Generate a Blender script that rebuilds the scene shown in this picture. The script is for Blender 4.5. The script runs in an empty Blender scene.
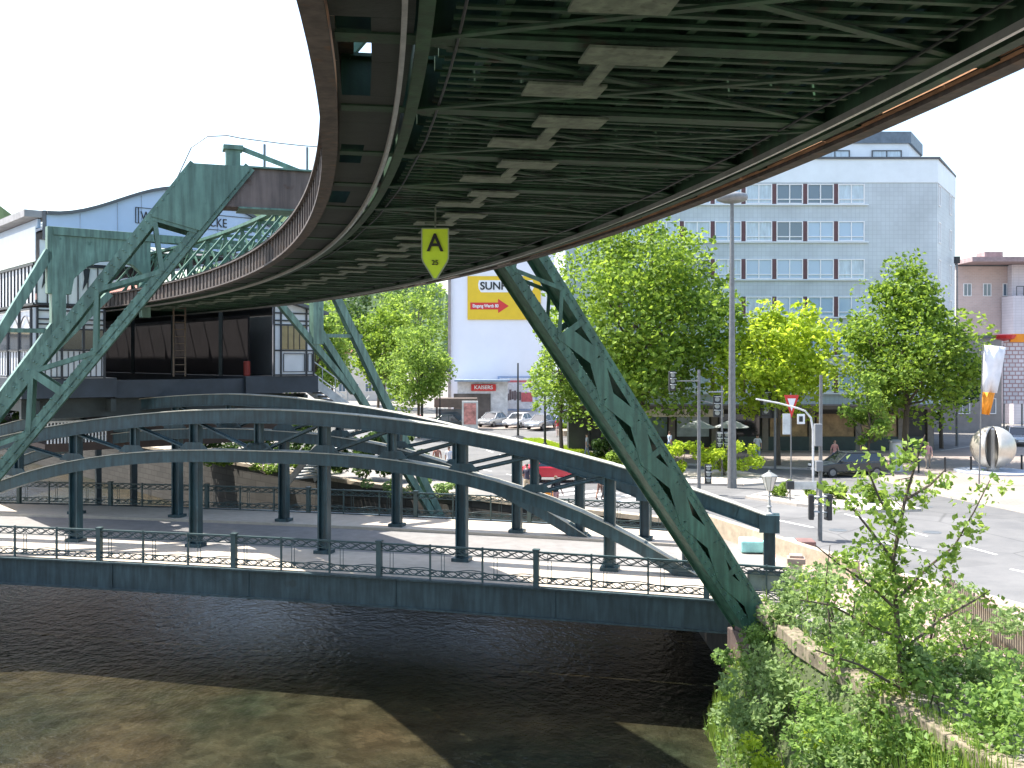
import bpy, bmesh, math, random
from mathutils import Vector, Matrix
R = math.radians
random.seed(7)
sc = bpy.context.scene
col = sc.collection
CZ = 6.9            # eye height over street level (z = 0)

# ------------------------------------------------------------ materials
MATS = {}
def _mat(name):
    m = bpy.data.materials.new(name); m.use_nodes = True
    nt = m.node_tree; b = nt.nodes['Principled BSDF']
    return m, nt, b
def paint(name, rgb, rough=.55, var=.25, scale=2.0, metal=0.0, rust=0.0, bump=.15, rustcol=(.12,.055,.03), spec=.5, stretch=(1,1,1), fine=30):
    if name in MATS: return MATS[name]
    m, nt, b = _mat(name)
    N, L = nt.nodes, nt.links
    tc = N.new('ShaderNodeTexCoord'); mp = N.new('ShaderNodeMapping'); mp.inputs['Scale'].default_value = stretch
    L.new(tc.outputs['Object'], mp.inputs['Vector'])
    n1 = N.new('ShaderNodeTexNoise'); n1.inputs['Scale'].default_value = scale; n1.inputs['Detail'].default_value = 6
    n1.inputs['Roughness'].default_value = .65
    L.new(mp.outputs[0], n1.inputs['Vector'])
    cr = N.new('ShaderNodeValToRGB')
    lo = tuple(c*(1-var) for c in rgb); hi = tuple(min(1, c*(1+var)) for c in rgb)
    cr.color_ramp.elements[0].position = .3; cr.color_ramp.elements[0].color = (*lo, 1)
    cr.color_ramp.elements[1].position = .7; cr.color_ramp.elements[1].color = (*hi, 1)
    L.new(n1.outputs['Fac'], cr.inputs['Fac'])
    out = cr.outputs['Color']
    if rust > 0:
        n2 = N.new('ShaderNodeTexNoise'); n2.inputs['Scale'].default_value = scale*2.3; n2.inputs['Detail'].default_value = 8
        L.new(mp.outputs[0], n2.inputs['Vector'])
        c2 = N.new('ShaderNodeValToRGB'); c2.color_ramp.elements[0].position = .68 - rust*.4; c2.color_ramp.elements[1].position = .78 - rust*.35
        L.new(n2.outputs['Fac'], c2.inputs['Fac'])
        mx = N.new('ShaderNodeMixRGB'); L.new(c2.outputs['Color'], mx.inputs['Fac']); L.new(out, mx.inputs[1]); mx.inputs[2].default_value = (*rustcol, 1)
        out = mx.outputs[0]
        ms=N.new('ShaderNodeMapping'); ms.inputs['Scale'].default_value=(5,5,.5); L.new(tc.outputs['Object'],ms.inputs['Vector'])
        n4=N.new('ShaderNodeTexNoise'); n4.inputs['Scale'].default_value=1.6; n4.inputs['Detail'].default_value=5; L.new(ms.outputs[0],n4.inputs['Vector'])
        r4=N.new('ShaderNodeMapRange'); r4.inputs[1].default_value=.38; r4.inputs[2].default_value=.66; r4.inputs[3].default_value=.62; r4.inputs[4].default_value=1.12
        L.new(n4.outputs['Fac'],r4.inputs[0])
        m4=N.new('ShaderNodeMixRGB'); m4.blend_type='MULTIPLY'; m4.inputs[0].default_value=1; L.new(out,m4.inputs[1]); L.new(r4.outputs[0],m4.inputs[2]); out=m4.outputs[0]
    L.new(out, b.inputs['Base Color'])
    b.inputs['Roughness'].default_value = rough; b.inputs['Metallic'].default_value = metal
    b.inputs['Specular IOR Level'].default_value = spec
    if bump > 0:
        n3 = N.new('ShaderNodeTexNoise'); n3.inputs['Scale'].default_value = fine; n3.inputs['Detail'].default_value = 4
        L.new(tc.outputs['Object'], n3.inputs['Vector'])
        bp = N.new('ShaderNodeBump'); bp.inputs['Strength'].default_value = bump; bp.inputs['Distance'].default_value = .02
        L.new(n3.outputs['Fac'], bp.inputs['Height']); L.new(bp.outputs[0], b.inputs['Normal'])
    MATS[name] = m
    return m
def leafmat(name, c0, c1, trans=.45):
    m, nt, b = _mat(name); N, L = nt.nodes, nt.links
    g = N.new('ShaderNodeNewGeometry'); cr = N.new('ShaderNodeValToRGB')
    cr.color_ramp.elements[0].color = (*c0, 1); cr.color_ramp.elements[1].color = (*c1, 1)
    L.new(g.outputs['Random Per Island'], cr.inputs['Fac'])
    L.new(cr.outputs[0], b.inputs['Base Color']); b.inputs['Roughness'].default_value = .55
    b.inputs['Specular IOR Level'].default_value = .35
    t = N.new('ShaderNodeBsdfTranslucent')
    hs = N.new('ShaderNodeHueSaturation'); hs.inputs['Hue'].default_value = .485; hs.inputs['Value'].default_value = 1.5
    L.new(cr.outputs[0], hs.inputs['Color']); L.new(hs.outputs[0], t.inputs['Color'])
    mx = N.new('ShaderNodeMixShader'); mx.inputs[0].default_value = trans
    L.new(b.outputs[0], mx.inputs[1]); L.new(t.outputs[0], mx.inputs[2])
    L.new(mx.outputs[0], N['Material Output'].inputs['Surface'])
    MATS[name] = m; return m
def tiled(name, rgb, mortar, sx, sy, rough=.6, axis='XZ', off=.5, msize=.02, var=.08, bump=.3):
    m, nt, b = _mat(name); N, L = nt.nodes, nt.links
    tc = N.new('ShaderNodeTexCoord'); sp = N.new('ShaderNodeSeparateXYZ'); cb = N.new('ShaderNodeCombineXYZ')
    L.new(tc.outputs['Object'], sp.inputs[0])
    L.new(sp.outputs[axis[0]], cb.inputs[0]); L.new(sp.outputs[axis[1]], cb.inputs[1])
    br = N.new('ShaderNodeTexBrick'); br.inputs['Scale'].default_value = 1; br.offset = off
    br.inputs['Brick Width'].default_value = sx; br.inputs['Row Height'].default_value = sy
    br.inputs['Mortar Size'].default_value = msize
    br.inputs['Color1'].default_value = (*rgb, 1); br.inputs['Color2'].default_value = (*[c*(1-var) for c in rgb], 1)
    br.inputs['Mortar'].default_value = (*mortar, 1)
    L.new(cb.outputs[0], br.inputs['Vector'])
    n1 = N.new('ShaderNodeTexNoise'); n1.inputs['Scale'].default_value = .35; n1.inputs['Detail'].default_value = 6
    L.new(tc.outputs['Object'], n1.inputs['Vector'])
    mr = N.new('ShaderNodeMapRange'); mr.inputs[1].default_value = .3; mr.inputs[2].default_value = .7; mr.inputs[3].default_value = .82; mr.inputs[4].default_value = 1.05
    L.new(n1.outputs['Fac'], mr.inputs[0])
    mx = N.new('ShaderNodeMixRGB'); mx.blend_type = 'MULTIPLY'; mx.inputs[0].default_value = 1
    L.new(br.outputs['Color'], mx.inputs[1]); L.new(mr.outputs[0], mx.inputs[2]); L.new(mx.outputs[0], b.inputs['Base Color'])
    b.inputs['Roughness'].default_value = rough
    if bump:
        bp = N.new('ShaderNodeBump'); bp.inputs['Strength'].default_value = bump; bp.inputs['Distance'].default_value = .01; bp.invert = True
        L.new(br.outputs['Fac'], bp.inputs['Height']); L.new(bp.outputs[0], b.inputs['Normal'])
    MATS[name] = m; return m
def glassy(name, rgb, rough=.05, metal=.0, spec=1.0, alpha=1.0):
    m, nt, b = _mat(name)
    b.inputs['Base Color'].default_value = (*rgb, 1); b.inputs['Roughness'].default_value = rough
    b.inputs['Metallic'].default_value = metal; b.inputs['Specular IOR Level'].default_value = spec
    b.inputs['Alpha'].default_value = alpha
    MATS[name] = m; return m

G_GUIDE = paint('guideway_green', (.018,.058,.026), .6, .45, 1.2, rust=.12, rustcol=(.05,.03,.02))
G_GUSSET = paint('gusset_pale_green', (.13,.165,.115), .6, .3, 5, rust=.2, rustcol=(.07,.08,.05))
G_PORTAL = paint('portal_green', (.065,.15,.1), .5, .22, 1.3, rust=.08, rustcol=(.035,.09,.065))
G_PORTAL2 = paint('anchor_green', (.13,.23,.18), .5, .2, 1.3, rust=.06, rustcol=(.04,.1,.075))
RUST = paint('rusty_edge_brown', (.085,.068,.06), .7, .35, 2.2, rust=.25, rustcol=(.13,.075,.045))
BEAM_BROWN = paint('brown_beam', (.16,.115,.1), .6, .2, 1.2, rust=.1)
RAIL = paint('rail_steel', (.42,.42,.40), .3, .2, 4, metal=.7)
G_BRIDGE = paint('bridge_teal', (.023,.058,.07), .42, .28, 1.5, rust=.07, rustcol=(.02,.045,.05))
G_FASCIA = paint('fascia_teal', (.04,.066,.072), .5, .3, .9, rust=.1, rustcol=(.035,.05,.05))
DARKSTEEL = paint('dark_steel', (.035,.045,.045), .6, .3, 2)
STONE = paint('sandstone', (.36,.3,.22), .85, .25, 3, bump=.4)
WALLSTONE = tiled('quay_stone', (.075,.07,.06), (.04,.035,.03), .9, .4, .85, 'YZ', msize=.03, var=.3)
CONC = paint('concrete', (.33,.32,.3), .85, .2, 1.5, bump=.3)
PAVE = tiled('paving', (.3,.25,.215), (.19,.165,.145), .6, .3, .85, 'XY', msize=.02, var=.15, bump=.2)
PAVE_P = tiled('pink_paving', (.38,.26,.215), (.24,.18,.16), .4, .2, .85, 'XY', msize=.015, var=.15, bump=.2)
KERB = paint('kerb_stone', (.42,.38,.33), .85, .15, 3)
WHITE = paint('white_render', (.78,.78,.8), .8, .05, .5, bump=.1)
WHITEP = paint('white_paint', (.8,.8,.8), .4, .04, 3, bump=0)
LINE = paint('road_line_white', (.75,.75,.72), .7, .12, 6, bump=0)
GREYP = paint('grey_paint', (.2,.21,.22), .45, .1, 3, bump=0)
DARKP = paint('dark_paint', (.02,.022,.025), .4, .2, 3, bump=0)
POLE = paint('galvanised_pole', (.17,.175,.18), .45, .2, 5, metal=.4, bump=0)
BLACK = paint('black_letter', (.012,.012,.012), .5, .1, 3, bump=0)
YELLOW = paint('yellow_board', (.75,.5,.02), .5, .05, 1, bump=0)
LIME = paint('lime_board', (.62,.82,.03), .5, .06, 6, bump=0)
REDP = paint('red_paint', (.6,.03,.03), .4, .06, 3, bump=0)
ORANGE = paint('orange_cloth', (.85,.3,.02), .7, .06, 3, bump=0)
BROWNP = paint('maroon_panel', (.12,.05,.055), .5, .15, 2, bump=0)
SLATE = paint('slate', (.09,.1,.11), .6, .2, 2)
BLUEROOF = paint('pale_blue_fascia', (.42,.53,.7), .45, .06, .6, bump=.03)
GLASS = glassy('window_glass', (.10,.15,.2), .06)
GLASSB = glassy('bright_window', (.35,.48,.62), .12)
CURTAIN = paint('net_curtain_behind_glass', (.45,.55,.62), .25, .25, 1.6, bump=0, spec=.9, stretch=(3,1,.6))
DGLASS = glassy('dark_glass', (.02,.025,.03), .06)
FROST = paint('frosted_glazing', (.75,.76,.76), .5, .05, 2, bump=0)
BARK = paint('bark', (.09,.07,.05), .9, .35, 6, bump=.5, stretch=(1,1,.25))
LEAF_A = leafmat('leaf_mid_green', (.06,.13,.012), (.24,.36,.045),.5)
LEAF_B = leafmat('leaf_yellow_green', (.18,.28,.015), (.40,.52,.05), .55)
LEAF_C = leafmat('leaf_dark_green', (.02,.055,.012), (.07,.13,.025), .35)
LEAF_D = leafmat('leaf_fresh_green', (.08,.16,.02), (.26,.38,.07),.5)
LEAF_E = leafmat('leaf_grey_green', (.10,.17,.05), (.27,.38,.14), .5)
LEAF_F = leafmat('leaf_bank_green', (.09,.17,.04), (.24,.38,.09), .5)
TYRE = paint('tyre', (.018,.018,.018), .85, .2, 8, bump=0)
SKIN = paint('skin', (.5,.3,.22), .6, .05, 3, bump=0)

# ------------------------------------------------------------ mesh helpers
def root_loc(o):
    v = Vector((0,0,0))
    while o is not None:
        v += o.location; o = o.parent
    return v
class MB:
    def __init__(s): s.v=[]; s.f=[]; s.m=[]; s.cm=0
    def add(s, vs, fs):
        b=len(s.v); s.v+= [tuple(v) for v in vs]; s.f += [tuple(i+b for i in f) for f in fs]; s.m += [s.cm]*len(fs); return s
    def frame_box(s, c, ax, ay, az, sx, sy, sz):
        c=Vector(c); ax=ax*sx/2; ay=ay*sy/2; az=az*sz/2
        vs=[c+i*ax+j*ay+k*az for k in (-1,1) for j in (-1,1) for i in (-1,1)]
        return s.add(vs, [(0,2,3,1),(4,5,7,6),(0,1,5,4),(2,6,7,3),(0,4,6,2),(1,3,7,5)])
    def box(s, c, size, rz=0):
        ax=Vector((math.cos(rz),math.sin(rz),0)); ay=Vector((-math.sin(rz),math.cos(rz),0))
        return s.frame_box(c, ax, ay, Vector((0,0,1)), *size)
    def bar(s, p, q, w, h=None, up=(0,0,1)):
        """rectangular bar: w sideways, h along 'up'"""
        h = w if h is None else h
        p=Vector(p); q=Vector(q); d=q-p; L=d.length
        if L<1e-6: return s
        d.normalize(); up=Vector(up)
        side=d.cross(up)
        if side.length<1e-4: side=d.cross(Vector((1,0,0)))
        side.normalize(); u=side.cross(d).normalized()
        return s.frame_box((p+q)/2, d, side, u, L, w, h)
    def tube(s, pts, r, n=8, cap=True):
        pts=[Vector(p) for p in pts]; k=len(pts)
        rs = r if isinstance(r,(list,tuple)) else [r]*k
        vs=[]; ref=None
        for i,p in enumerate(pts):
            t=(pts[min(i+1,k-1)]-pts[max(i-1,0)]).normalized()
            if ref is None:
                ref = t.cross(Vector((0,0,1)));
                if ref.length<.1: ref=t.cross(Vector((1,0,0)))
            ref=(ref-t*ref.dot(t)).normalized(); b=t.cross(ref)
            for j in range(n):
                a=2*math.pi*j/n; vs.append(p+(ref*math.cos(a)+b*math.sin(a))*rs[i])
        fs=[(i*n+j, i*n+(j+1)%n, (i+1)*n+(j+1)%n, (i+1)*n+j) for i in range(k-1) for j in range(n)]
        if cap: fs += [tuple(range(n))[::-1], tuple((k-1)*n+j for j in range(n))]
        return s.add(vs,fs)
    def lathe(s, c, prof, n=16, ax=Vector((0,0,1))):
        c=Vector(c); ax=ax.normalized(); e1=ax.orthogonal().normalized(); e2=ax.cross(e1); vs=[]
        for (r,z) in prof:
            for j in range(n):
                a=2*math.pi*j/n; vs.append(c+ax*z+(e1*math.cos(a)+e2*math.sin(a))*max(r,1e-4))
        k=len(prof)
        fs=[(i*n+j, i*n+(j+1)%n, (i+1)*n+(j+1)%n, (i+1)*n+j) for i in range(k-1) for j in range(n)]
        fs+=[tuple(range(n))[::-1], tuple((k-1)*n+j for j in range(n))]
        return s.add(vs,fs)
    def prism(s, poly, e):
        """poly: 3D points, extruded by vector e"""
        e=Vector(e); n=len(poly); P=[Vector(p) for p in poly]
        return s.add(P+[p+e for p in P], [tuple(range(n))[::-1], tuple(range(n,2*n))]+[(i,(i+1)%n,n+(i+1)%n,n+i) for i in range(n)])
    def build(s, name, mat, parent=None, bevel=0, smooth=False, loc=None):
        me=bpy.data.meshes.new(name)
        off = root_loc(parent) if parent else Vector(loc or (0,0,0))
        me.from_pydata([(v[0]-off.x, v[1]-off.y, v[2]-off.z) for v in s.v], [], s.f)
        mats = mat if isinstance(mat,(list,tuple)) else [mat]
        for m in mats: me.materials.append(m)
        if len(mats)>1: me.polygons.foreach_set('material_index', s.m)
        if smooth: me.polygons.foreach_set('use_smooth',[True]*len(me.polygons))
        bm=bmesh.new(); bm.from_mesh(me); bmesh.ops.recalc_face_normals(bm, faces=bm.faces); bm.to_mesh(me); bm.free()
        me.update()
        o=bpy.data.objects.new(name, me); col.objects.link(o)
        if parent: o.parent=parent
        else: o.location=off
        if bevel:
            b=o.modifiers.new('bevel','BEVEL'); b.width=bevel; b.segments=2; b.limit_method='ANGLE'
        return o
def tag(o, label=None, cat=None, group=None, kind=None):
    if label: o['label']=label
    if cat: o['category']=cat
    if group: o['group']=group
    if kind: o['kind']=kind
    return o
def thing(name, label, cat, loc=(0,0,0), rz=0, group=None):
    o=bpy.data.objects.new(name,None); o.empty_display_size=.3; col.objects.link(o)
    o.location=loc; o.rotation_euler=(0,0,rz)
    return tag(o,label,cat,group)
def kids(o): return [c for c in bpy.data.objects if c.parent is o]
def copy_tree(o, parent=None, loc=None, rz=None, label=None):
    ks=kids(o); c=o.copy(); col.objects.link(c)
    if parent is not None: c.parent=parent
    if loc is not None: c.location=loc
    if rz is not None: c.rotation_euler=(0,0,rz)
    if label: c['label']=label
    for k in ks: copy_tree(k, c)
    return c
def text(s, size, mat, parent, loc, rz=0, name='lettering', ext=.01, align='CENTER', sx=1.0, bold=0):
    cu=bpy.data.curves.new('t','FONT'); cu.body=s; cu.size=size; cu.extrude=ext; cu.align_x=align; cu.align_y='CENTER'; cu.offset=bold
    to=bpy.data.objects.new('t',cu); col.objects.link(to)
    dg=bpy.context.evaluated_depsgraph_get(); dg.update()
    me=bpy.data.meshes.new_from_object(to.evaluated_get(dg)); bpy.data.objects.remove(to); bpy.data.curves.remove(cu)
    M=Matrix.Translation(Vector(loc)-root_loc(parent))@Matrix.Rotation(rz,4,'Z')@Matrix.Rotation(R(90),4,'X')@Matrix.Diagonal((sx,1,1,1))
    me.transform(M); me.materials.clear(); me.materials.append(mat); me.name=name
    o=bpy.data.objects.new(name,me); col.objects.link(o); o.parent=parent; return o
def px(x, Y, y=None, z=None):
    X=(x-512)/1000*Y
    return Vector((X,Y, CZ+(360-y)/1000*Y if y is not None else (z or 0)))
def gnd(x, y, z=0):
    Y=(CZ-z)*1000/(y-360); return Vector(((x-512)/1000*Y, Y, z))
def flat(name, pts, z, mat, kind='structure', thick=0):
    m=MB(); n=len(pts)
    if thick: m.prism([(p[0],p[1],z-thick) for p in pts], (0,0,thick))
    else: m.add([(p[0],p[1],z) for p in pts],[tuple(range(n))])
    o=m.build(name, mat); return tag(o,kind=kind)

# ------------------------------------------------------------ the guideway path (leaves the camera, bends left)
def heading(s): return R(7)+min(s,40.3)/70.0
STEP=.25; PATH={}
x,y=1.45,6.5; n=0; PATH[0]=(x,y)
while n*STEP<95:
    h=heading(n*STEP+STEP/2); x-=math.sin(h)*STEP; y+=math.cos(h)*STEP; n+=1; PATH[n]=(x,y)
x,y=1.45,6.5; n=0
while n*STEP>-30:
    h=heading(n*STEP-STEP/2); x+=math.sin(h)*STEP; y-=math.cos(h)*STEP; n-=1; PATH[n]=(x,y)
def path(s):
    i=math.floor(s/STEP); t=s/STEP-i; a=PATH[i]; b=PATH[i+1]
    return Vector((a[0]+(b[0]-a[0])*t, a[1]+(b[1]-a[1])*t, 0))
def fr(s,d,z):
    h=heading(s); return path(s)+Vector((math.cos(h)*d, math.sin(h)*d, z))
def sweep(m, prof, s0, s1, step=.6):
    n=max(1,int(round((s1-s0)/step))); k=len(prof); vs=[]
    for i in range(n+1):
        s=s0+(s1-s0)*i/n
        vs += [fr(s,d,z) for d,z in prof]
    fs=[(i*k+j, i*k+(j+1)%k, (i+1)*k+(j+1)%k, (i+1)*k+j) for i in range(n) for j in range(k)]
    fs+=[tuple(range(k)), tuple(n*k+j for j in range(k))[::-1]]
    m.add(vs,fs)
def rect(d0,d1,z0,z1): return [(d0,z0),(d1,z0),(d1,z1),(d0,z1)]

ZB=9.1
S0,S1=-16.0,78.0
gw=thing('railway_viaduct','dark green riveted steel viaduct of the overhead railway curving left above the river','viaduct',(1.45,6.5,ZB))
for sg in (-1,1):
    m=MB()
    eo=-.24 if sg>0 else .07
    a,b=(2.58+eo,2.65+eo)
    sweep(m, rect(*sorted((sg*a,sg*b)), ZB+.02, ZB+.5), S0,S1)
    sweep(m, rect(*sorted((sg*(2.42+eo),sg*(2.74+eo))), ZB+.5, ZB+.54), S0,S1)
    sweep(m, rect(*sorted((sg*(2.56+eo),sg*(2.72+eo))), ZB-.02, ZB+.02), S0,S1)
    s=S0
    while s<45:
        m.bar(fr(s,sg*(2.68+eo),ZB+.02), fr(s,sg*(2.68+eo),ZB+.5), .06,.03, up=fr(s,1,0)-fr(s,0,0))
        m.frame_box(fr(s+.25,sg*(2.70+eo),ZB+.56), Vector((1,0,0)),Vector((0,1,0)),Vector((0,0,1)),.05,.05,.04)
        m.frame_box(fr(s,sg*(2.70+eo),ZB+.56), Vector((1,0,0)),Vector((0,1,0)),Vector((0,0,1)),.05,.05,.04)
        s+=.5
    m.build('edge_beam', RUST, gw)
    m=MB(); sweep(m, rect(*sorted((sg*(2.565+eo),sg*(2.578+eo))), ZB+.03, ZB+.48), S0,S1); m.build('sunlit_edge_face', paint('sunlit_rust_orange',(.55,.3,.17),.8,.3,3), gw)  # inner beam face: rust, with sunlight put into the brighter orange
    m=MB()
    sweep(m, rect(sg*2.0-.012,sg*2.0+.012, ZB-.02, ZB+.42), S0,S1)
    sweep(m, rect(sg*2.0-.13,sg*2.0+.13, ZB+.42, ZB+.45), S0,S1)
    sweep(m, rect(sg*2.0-.05,sg*2.0+.05, ZB-.05, ZB-.02), S0,S1)
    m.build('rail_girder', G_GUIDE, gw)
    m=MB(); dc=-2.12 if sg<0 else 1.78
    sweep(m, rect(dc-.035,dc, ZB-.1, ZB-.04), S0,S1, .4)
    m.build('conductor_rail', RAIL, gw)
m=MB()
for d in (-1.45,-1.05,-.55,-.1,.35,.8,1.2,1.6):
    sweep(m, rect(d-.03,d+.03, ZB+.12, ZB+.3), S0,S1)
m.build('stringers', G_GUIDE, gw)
m=MB(); 
for d,z,r in ((-1.75,ZB+.04,.012),(1.62,ZB+.04,.012)):
    m.tube([fr(S0+i*.8,d,z+.01*math.sin(i*1.7)) for i in range(int((45-S0)/.8))], r, 5)
m.build('cable', DARKP, gw)
# deck plating, thin, with ragged rows of small drain holes that let the sky through
rnd=random.Random(3)
m=MB(); s=S0
ZD=ZB+.62
while s<S1:
    L=1.02 if s<45 else 4.0
    L-= .05
    w0,w1=-1.82,1.82
    m.add([fr(s,w0,ZD),fr(s,w1,ZD),fr(s+L,w1,ZD),fr(s+L,w0,ZD)],[(0,1,2,3)])
    if s<45:
        d=w0
        dense=rnd.random()<.45
        while d<w1:
            w=.09; hole=(rnd.random()<.42) if (dense and rnd.random()<.9) else (rnd.random()<.04)
            if not hole: m.add([fr(s+L,d,ZD+.001),fr(s+L,min(d+w,w1),ZD+.001),fr(s+L+.05,min(d+w,w1),ZD+.001),fr(s+L+.05,d,ZD+.001)],[(0,1,2,3)])
            d+=w
    s+=L+.05
m.build('deck_plating', paint('deck_plate',(.035,.06,.04),.7,.4,1.5,rust=.2,rustcol=(.06,.035,.02)), gw)
# side walkway strips between rail girder and edge beam, a panel missing here and there
for sg in (-1,1):
    m=MB(); s=S0; k=0
    while s<S1:
        gap = (k%3!=0 and sg==1 and s<24) or (sg==-1 and k in (16,17,20,23)) 
        eo=-.24 if sg>0 else .05; d0,d1=sg*1.84,sg*(2.56+eo)
        full=(sg==1 and 17<=k<=21) or (sg==-1 and k in (17,18,21,24))
        if gap or full:
            g0,g1=sg*1.86,sg*(2.5+eo)
            for a,b in ((d0,g0),(g1,d1)):
                m.add([fr(s,a,ZD-.06),fr(s,b,ZD-.06),fr(s+1.02,b,ZD-.06),fr(s+1.02,a,ZD-.06)],[(0,1,2,3)])
        else:
            m.add([fr(s,d0,ZD-.06),fr(s,d1,ZD-.06),fr(s+1.02,d1,ZD-.06),fr(s+1.02,d0,ZD-.06)],[(0,1,2,3)])
        zs=ZB+.06
        if gap:
            for a,b in ((sg*2.06,sg*(2.3+eo)),(sg*(2.54+eo),sg*(2.57+eo))):
                m.add([fr(s,a,zs),fr(s,b,zs),fr(s+1.02,b,zs),fr(s+1.02,a,zs)],[(0,1,2,3)])
        else:
            m.add([fr(s,sg*2.06,zs),fr(s,sg*(2.57+eo),zs),fr(s+1.02,sg*(2.57+eo),zs),fr(s+1.02,sg*2.06,zs)],[(0,1,2,3)])
        s+=1.025; k+=1
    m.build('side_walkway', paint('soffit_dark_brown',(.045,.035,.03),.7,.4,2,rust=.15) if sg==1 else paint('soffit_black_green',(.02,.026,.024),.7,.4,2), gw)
BAY=2.05
nb=int((44-S0)/BAY)
for i in range(nb):
    s=S0+i*BAY+.4
    m=MB(); up=Vector((0,0,1))
    m.bar(fr(s,-2.6,ZB+.06), fr(s,2.33,ZB+.06), .2,.03)
    m.bar(fr(s,-2.6,ZB+.28), fr(s,2.33,ZB+.28), .03,.46)
    m.bar(fr(s,-2.6,ZB+.5), fr(s,2.33,ZB+.5), .2,.03)
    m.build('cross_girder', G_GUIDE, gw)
    m=MB()
    for k in range(1,5):
        ss=s+k*BAY/5
        m.bar(fr(ss,-1.8,ZB+.36), fr(ss,1.8,ZB+.36), .07,.12)
    for k in range(9):
        ss=s+.15+k*.22; m.bar(fr(ss,-1.8,ZB+.1), fr(ss,1.8,ZB+.1), .055,.02)
    m.bar(fr(s+.1,-1.95,ZB+.062), fr(s+BAY-.1,1.95,ZB+.062), .07,.02)
    m.bar(fr(s+.1,1.95,ZB+.032), fr(s+BAY-.1,-1.95,ZB+.032), .07,.02)
    m.build('floor_bracing', G_GUIDE, gw)
    if s>-8:
        # pale splice plates joined by a stem, stepping along the middle
        m=MB(); zz=ZB-.015; c=-.62
        def fl(s0,s1,d0,d1,z=zz): m.prism([fr(s0,d0,z),fr(s0,d1,z),fr(s1,d1,z),fr(s1,d0,z)],(0,0,.02))
        fl(s-.2,s+.2,c-.22,c+.42); fl(s+.202,s+.78,c-.06,c+.06); fl(s+.782,s+1.16,c-.5,c+.14)
        m.build('splice_plate', G_GUSSET, gw)
    for sg in (-1,1):
        m=MB()
        q=2.55 if sg<0 else 2.32
        m.bar(fr(s,sg*q,ZB+.5), fr(s,sg*1.15,ZB+2.2), .09,.07)
        m.bar(fr(s+.12,sg*q,ZB+.5), fr(s+.12,sg*1.15,ZB+2.2), .03,.05)
        m.build('side_brace', G_PORTAL, gw)
        m=MB()
        m.bar(fr(s,sg*1.1,ZB+.5), fr(s,sg*1.1,ZB+2.2), .1,.1)
        m.bar(fr(s,sg*1.1,ZB+.55), fr(s+BAY,sg*1.1,ZB+2.15), .03,.1)
        m.bar(fr(s+BAY,sg*1.1,ZB+.55), fr(s,sg*1.1,ZB+2.15), .03,.08)
        m.build('web_lattice', G_PORTAL, gw)
    m=MB(); m.bar(fr(s,-1.1,ZB+2.2), fr(s,1.1,ZB+2.2), .1,.1); m.bar(fr(s,-1.1,ZB+2.2), fr(s+BAY,1.1,ZB+2.2), .06,.03)
    m.build('top_brace', G_PORTAL, gw)
for sg in (-1,1):
    m=MB(); sweep(m, rect(sg*1.1-.12,sg*1.1+.12, ZB+2.24, ZB+2.34), S0,44)
    m.build('top_chord', G_PORTAL, gw)

# ------------------------------------------------------------ portal frames
def laced_leg(parent, top, bot, n, f, wt, wb, dt, db, mat, gus=2.2, name='leg', lac=1.15, level=True, lw=.1):
    """two plate webs (inner / outer) tied by flat lacing front and back; n = in-plane normal, f = along track"""
    top=Vector(top); bot=Vector(bot); ax=(bot-top); L=ax.length; ax.normalize()
    m=MB()
    def P(t,a,b):
        w=wt+(wb-wt)*t; d=dt+(db-dt)*t
        off=n*(a*w/2)
        lev=ax*(-off.z/ax.z)*max(0,1-t*4) if level else Vector((0,0,0))
        return top+ax*L*t+off+lev+f*(b*d/2)
    th=.035
    for a in (-1,1):
        vs=[]
        for t in (0,.25,1):
            for b in (-1,1):
                p=P(t,a,b); vs+= [p-n*th, p+n*th]
        fs=[]
        for i in range(2):
            o=i*4; fs+=[(o,o+1,o+5,o+4),(o+1,o+3,o+7,o+5),(o+3,o+2,o+6,o+7),(o+2,o,o+4,o+6)]
        fs+=[(0,2,3,1),(8,9,11,10)]
        m.add(vs,fs)
        for b in (-1,1):
            for ta,tb in ((0,.25),(.25,1)):
                m.bar(P(ta,a,b)-n*a*.06, P(tb,a,b)-n*a*.06, .16,.03, up=f)
                m.bar(P(ta,a,b)+n*a*.05, P(tb,a,b)+n*a*.05, .12,.03, up=f)
    leg=m.build(name, mat, parent)
    m=MB(); k=int(L/.22)
    for i in range(k):
        for a in (-1,1):
            for dd in (-.13,-.02,.04):
                p=P((i+.5)/k,a,-1)+n*a*dd-f*.02; e=.022
                m.add([p-ax*e-n*e,p+ax*e-n*e,p+ax*e+n*e,p-ax*e+n*e,p-f*.022],[(0,1,4),(1,2,4),(2,3,4),(3,0,4)])
    tag(m.build('rivets', mat, leg),kind='stuff')
    m=MB(); k=int(L/lac); 
    for b in (-1,1):
        for i in range(k):
            t0,t1=(gus/L)+(1-gus/L)*i/k, (gus/L)+(1-gus/L)*(i+1)/k
            a=1 if i%2 else -1
            wide=not (t0<.3 or lw<.2); e=.42 if wide else .9
            m.bar(P(t0,a*e,b*1.04),P(t1,-a*e,b*(1.04 if i%2 else 1.07)),.42 if wide else .1,.02,up=f)
            if i%4==0: m.bar(P(t0,-.95,b*1.06),P(t0,.95,b*1.06),.16,.02,up=f)
    m.build('lacing', mat, leg)
    m=MB()
    for b in (-1,1):
        g0=P(0,-1.05,b*1.09); g1=P(0,1.05,b*1.09); g2=P(gus/L,1.05,b*1.09); g3=P(gus/L,-1.05,b*1.09)
        m.prism([g0,g1,g2,g3], f*.02*b)
    m.build('gusset_plate', mat, leg)
    return leg
pf=Vector((-.342,.94,0)); pp=Vector((.94,.342,0)); PC=Vector((-4.1,23.95,0))
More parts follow.
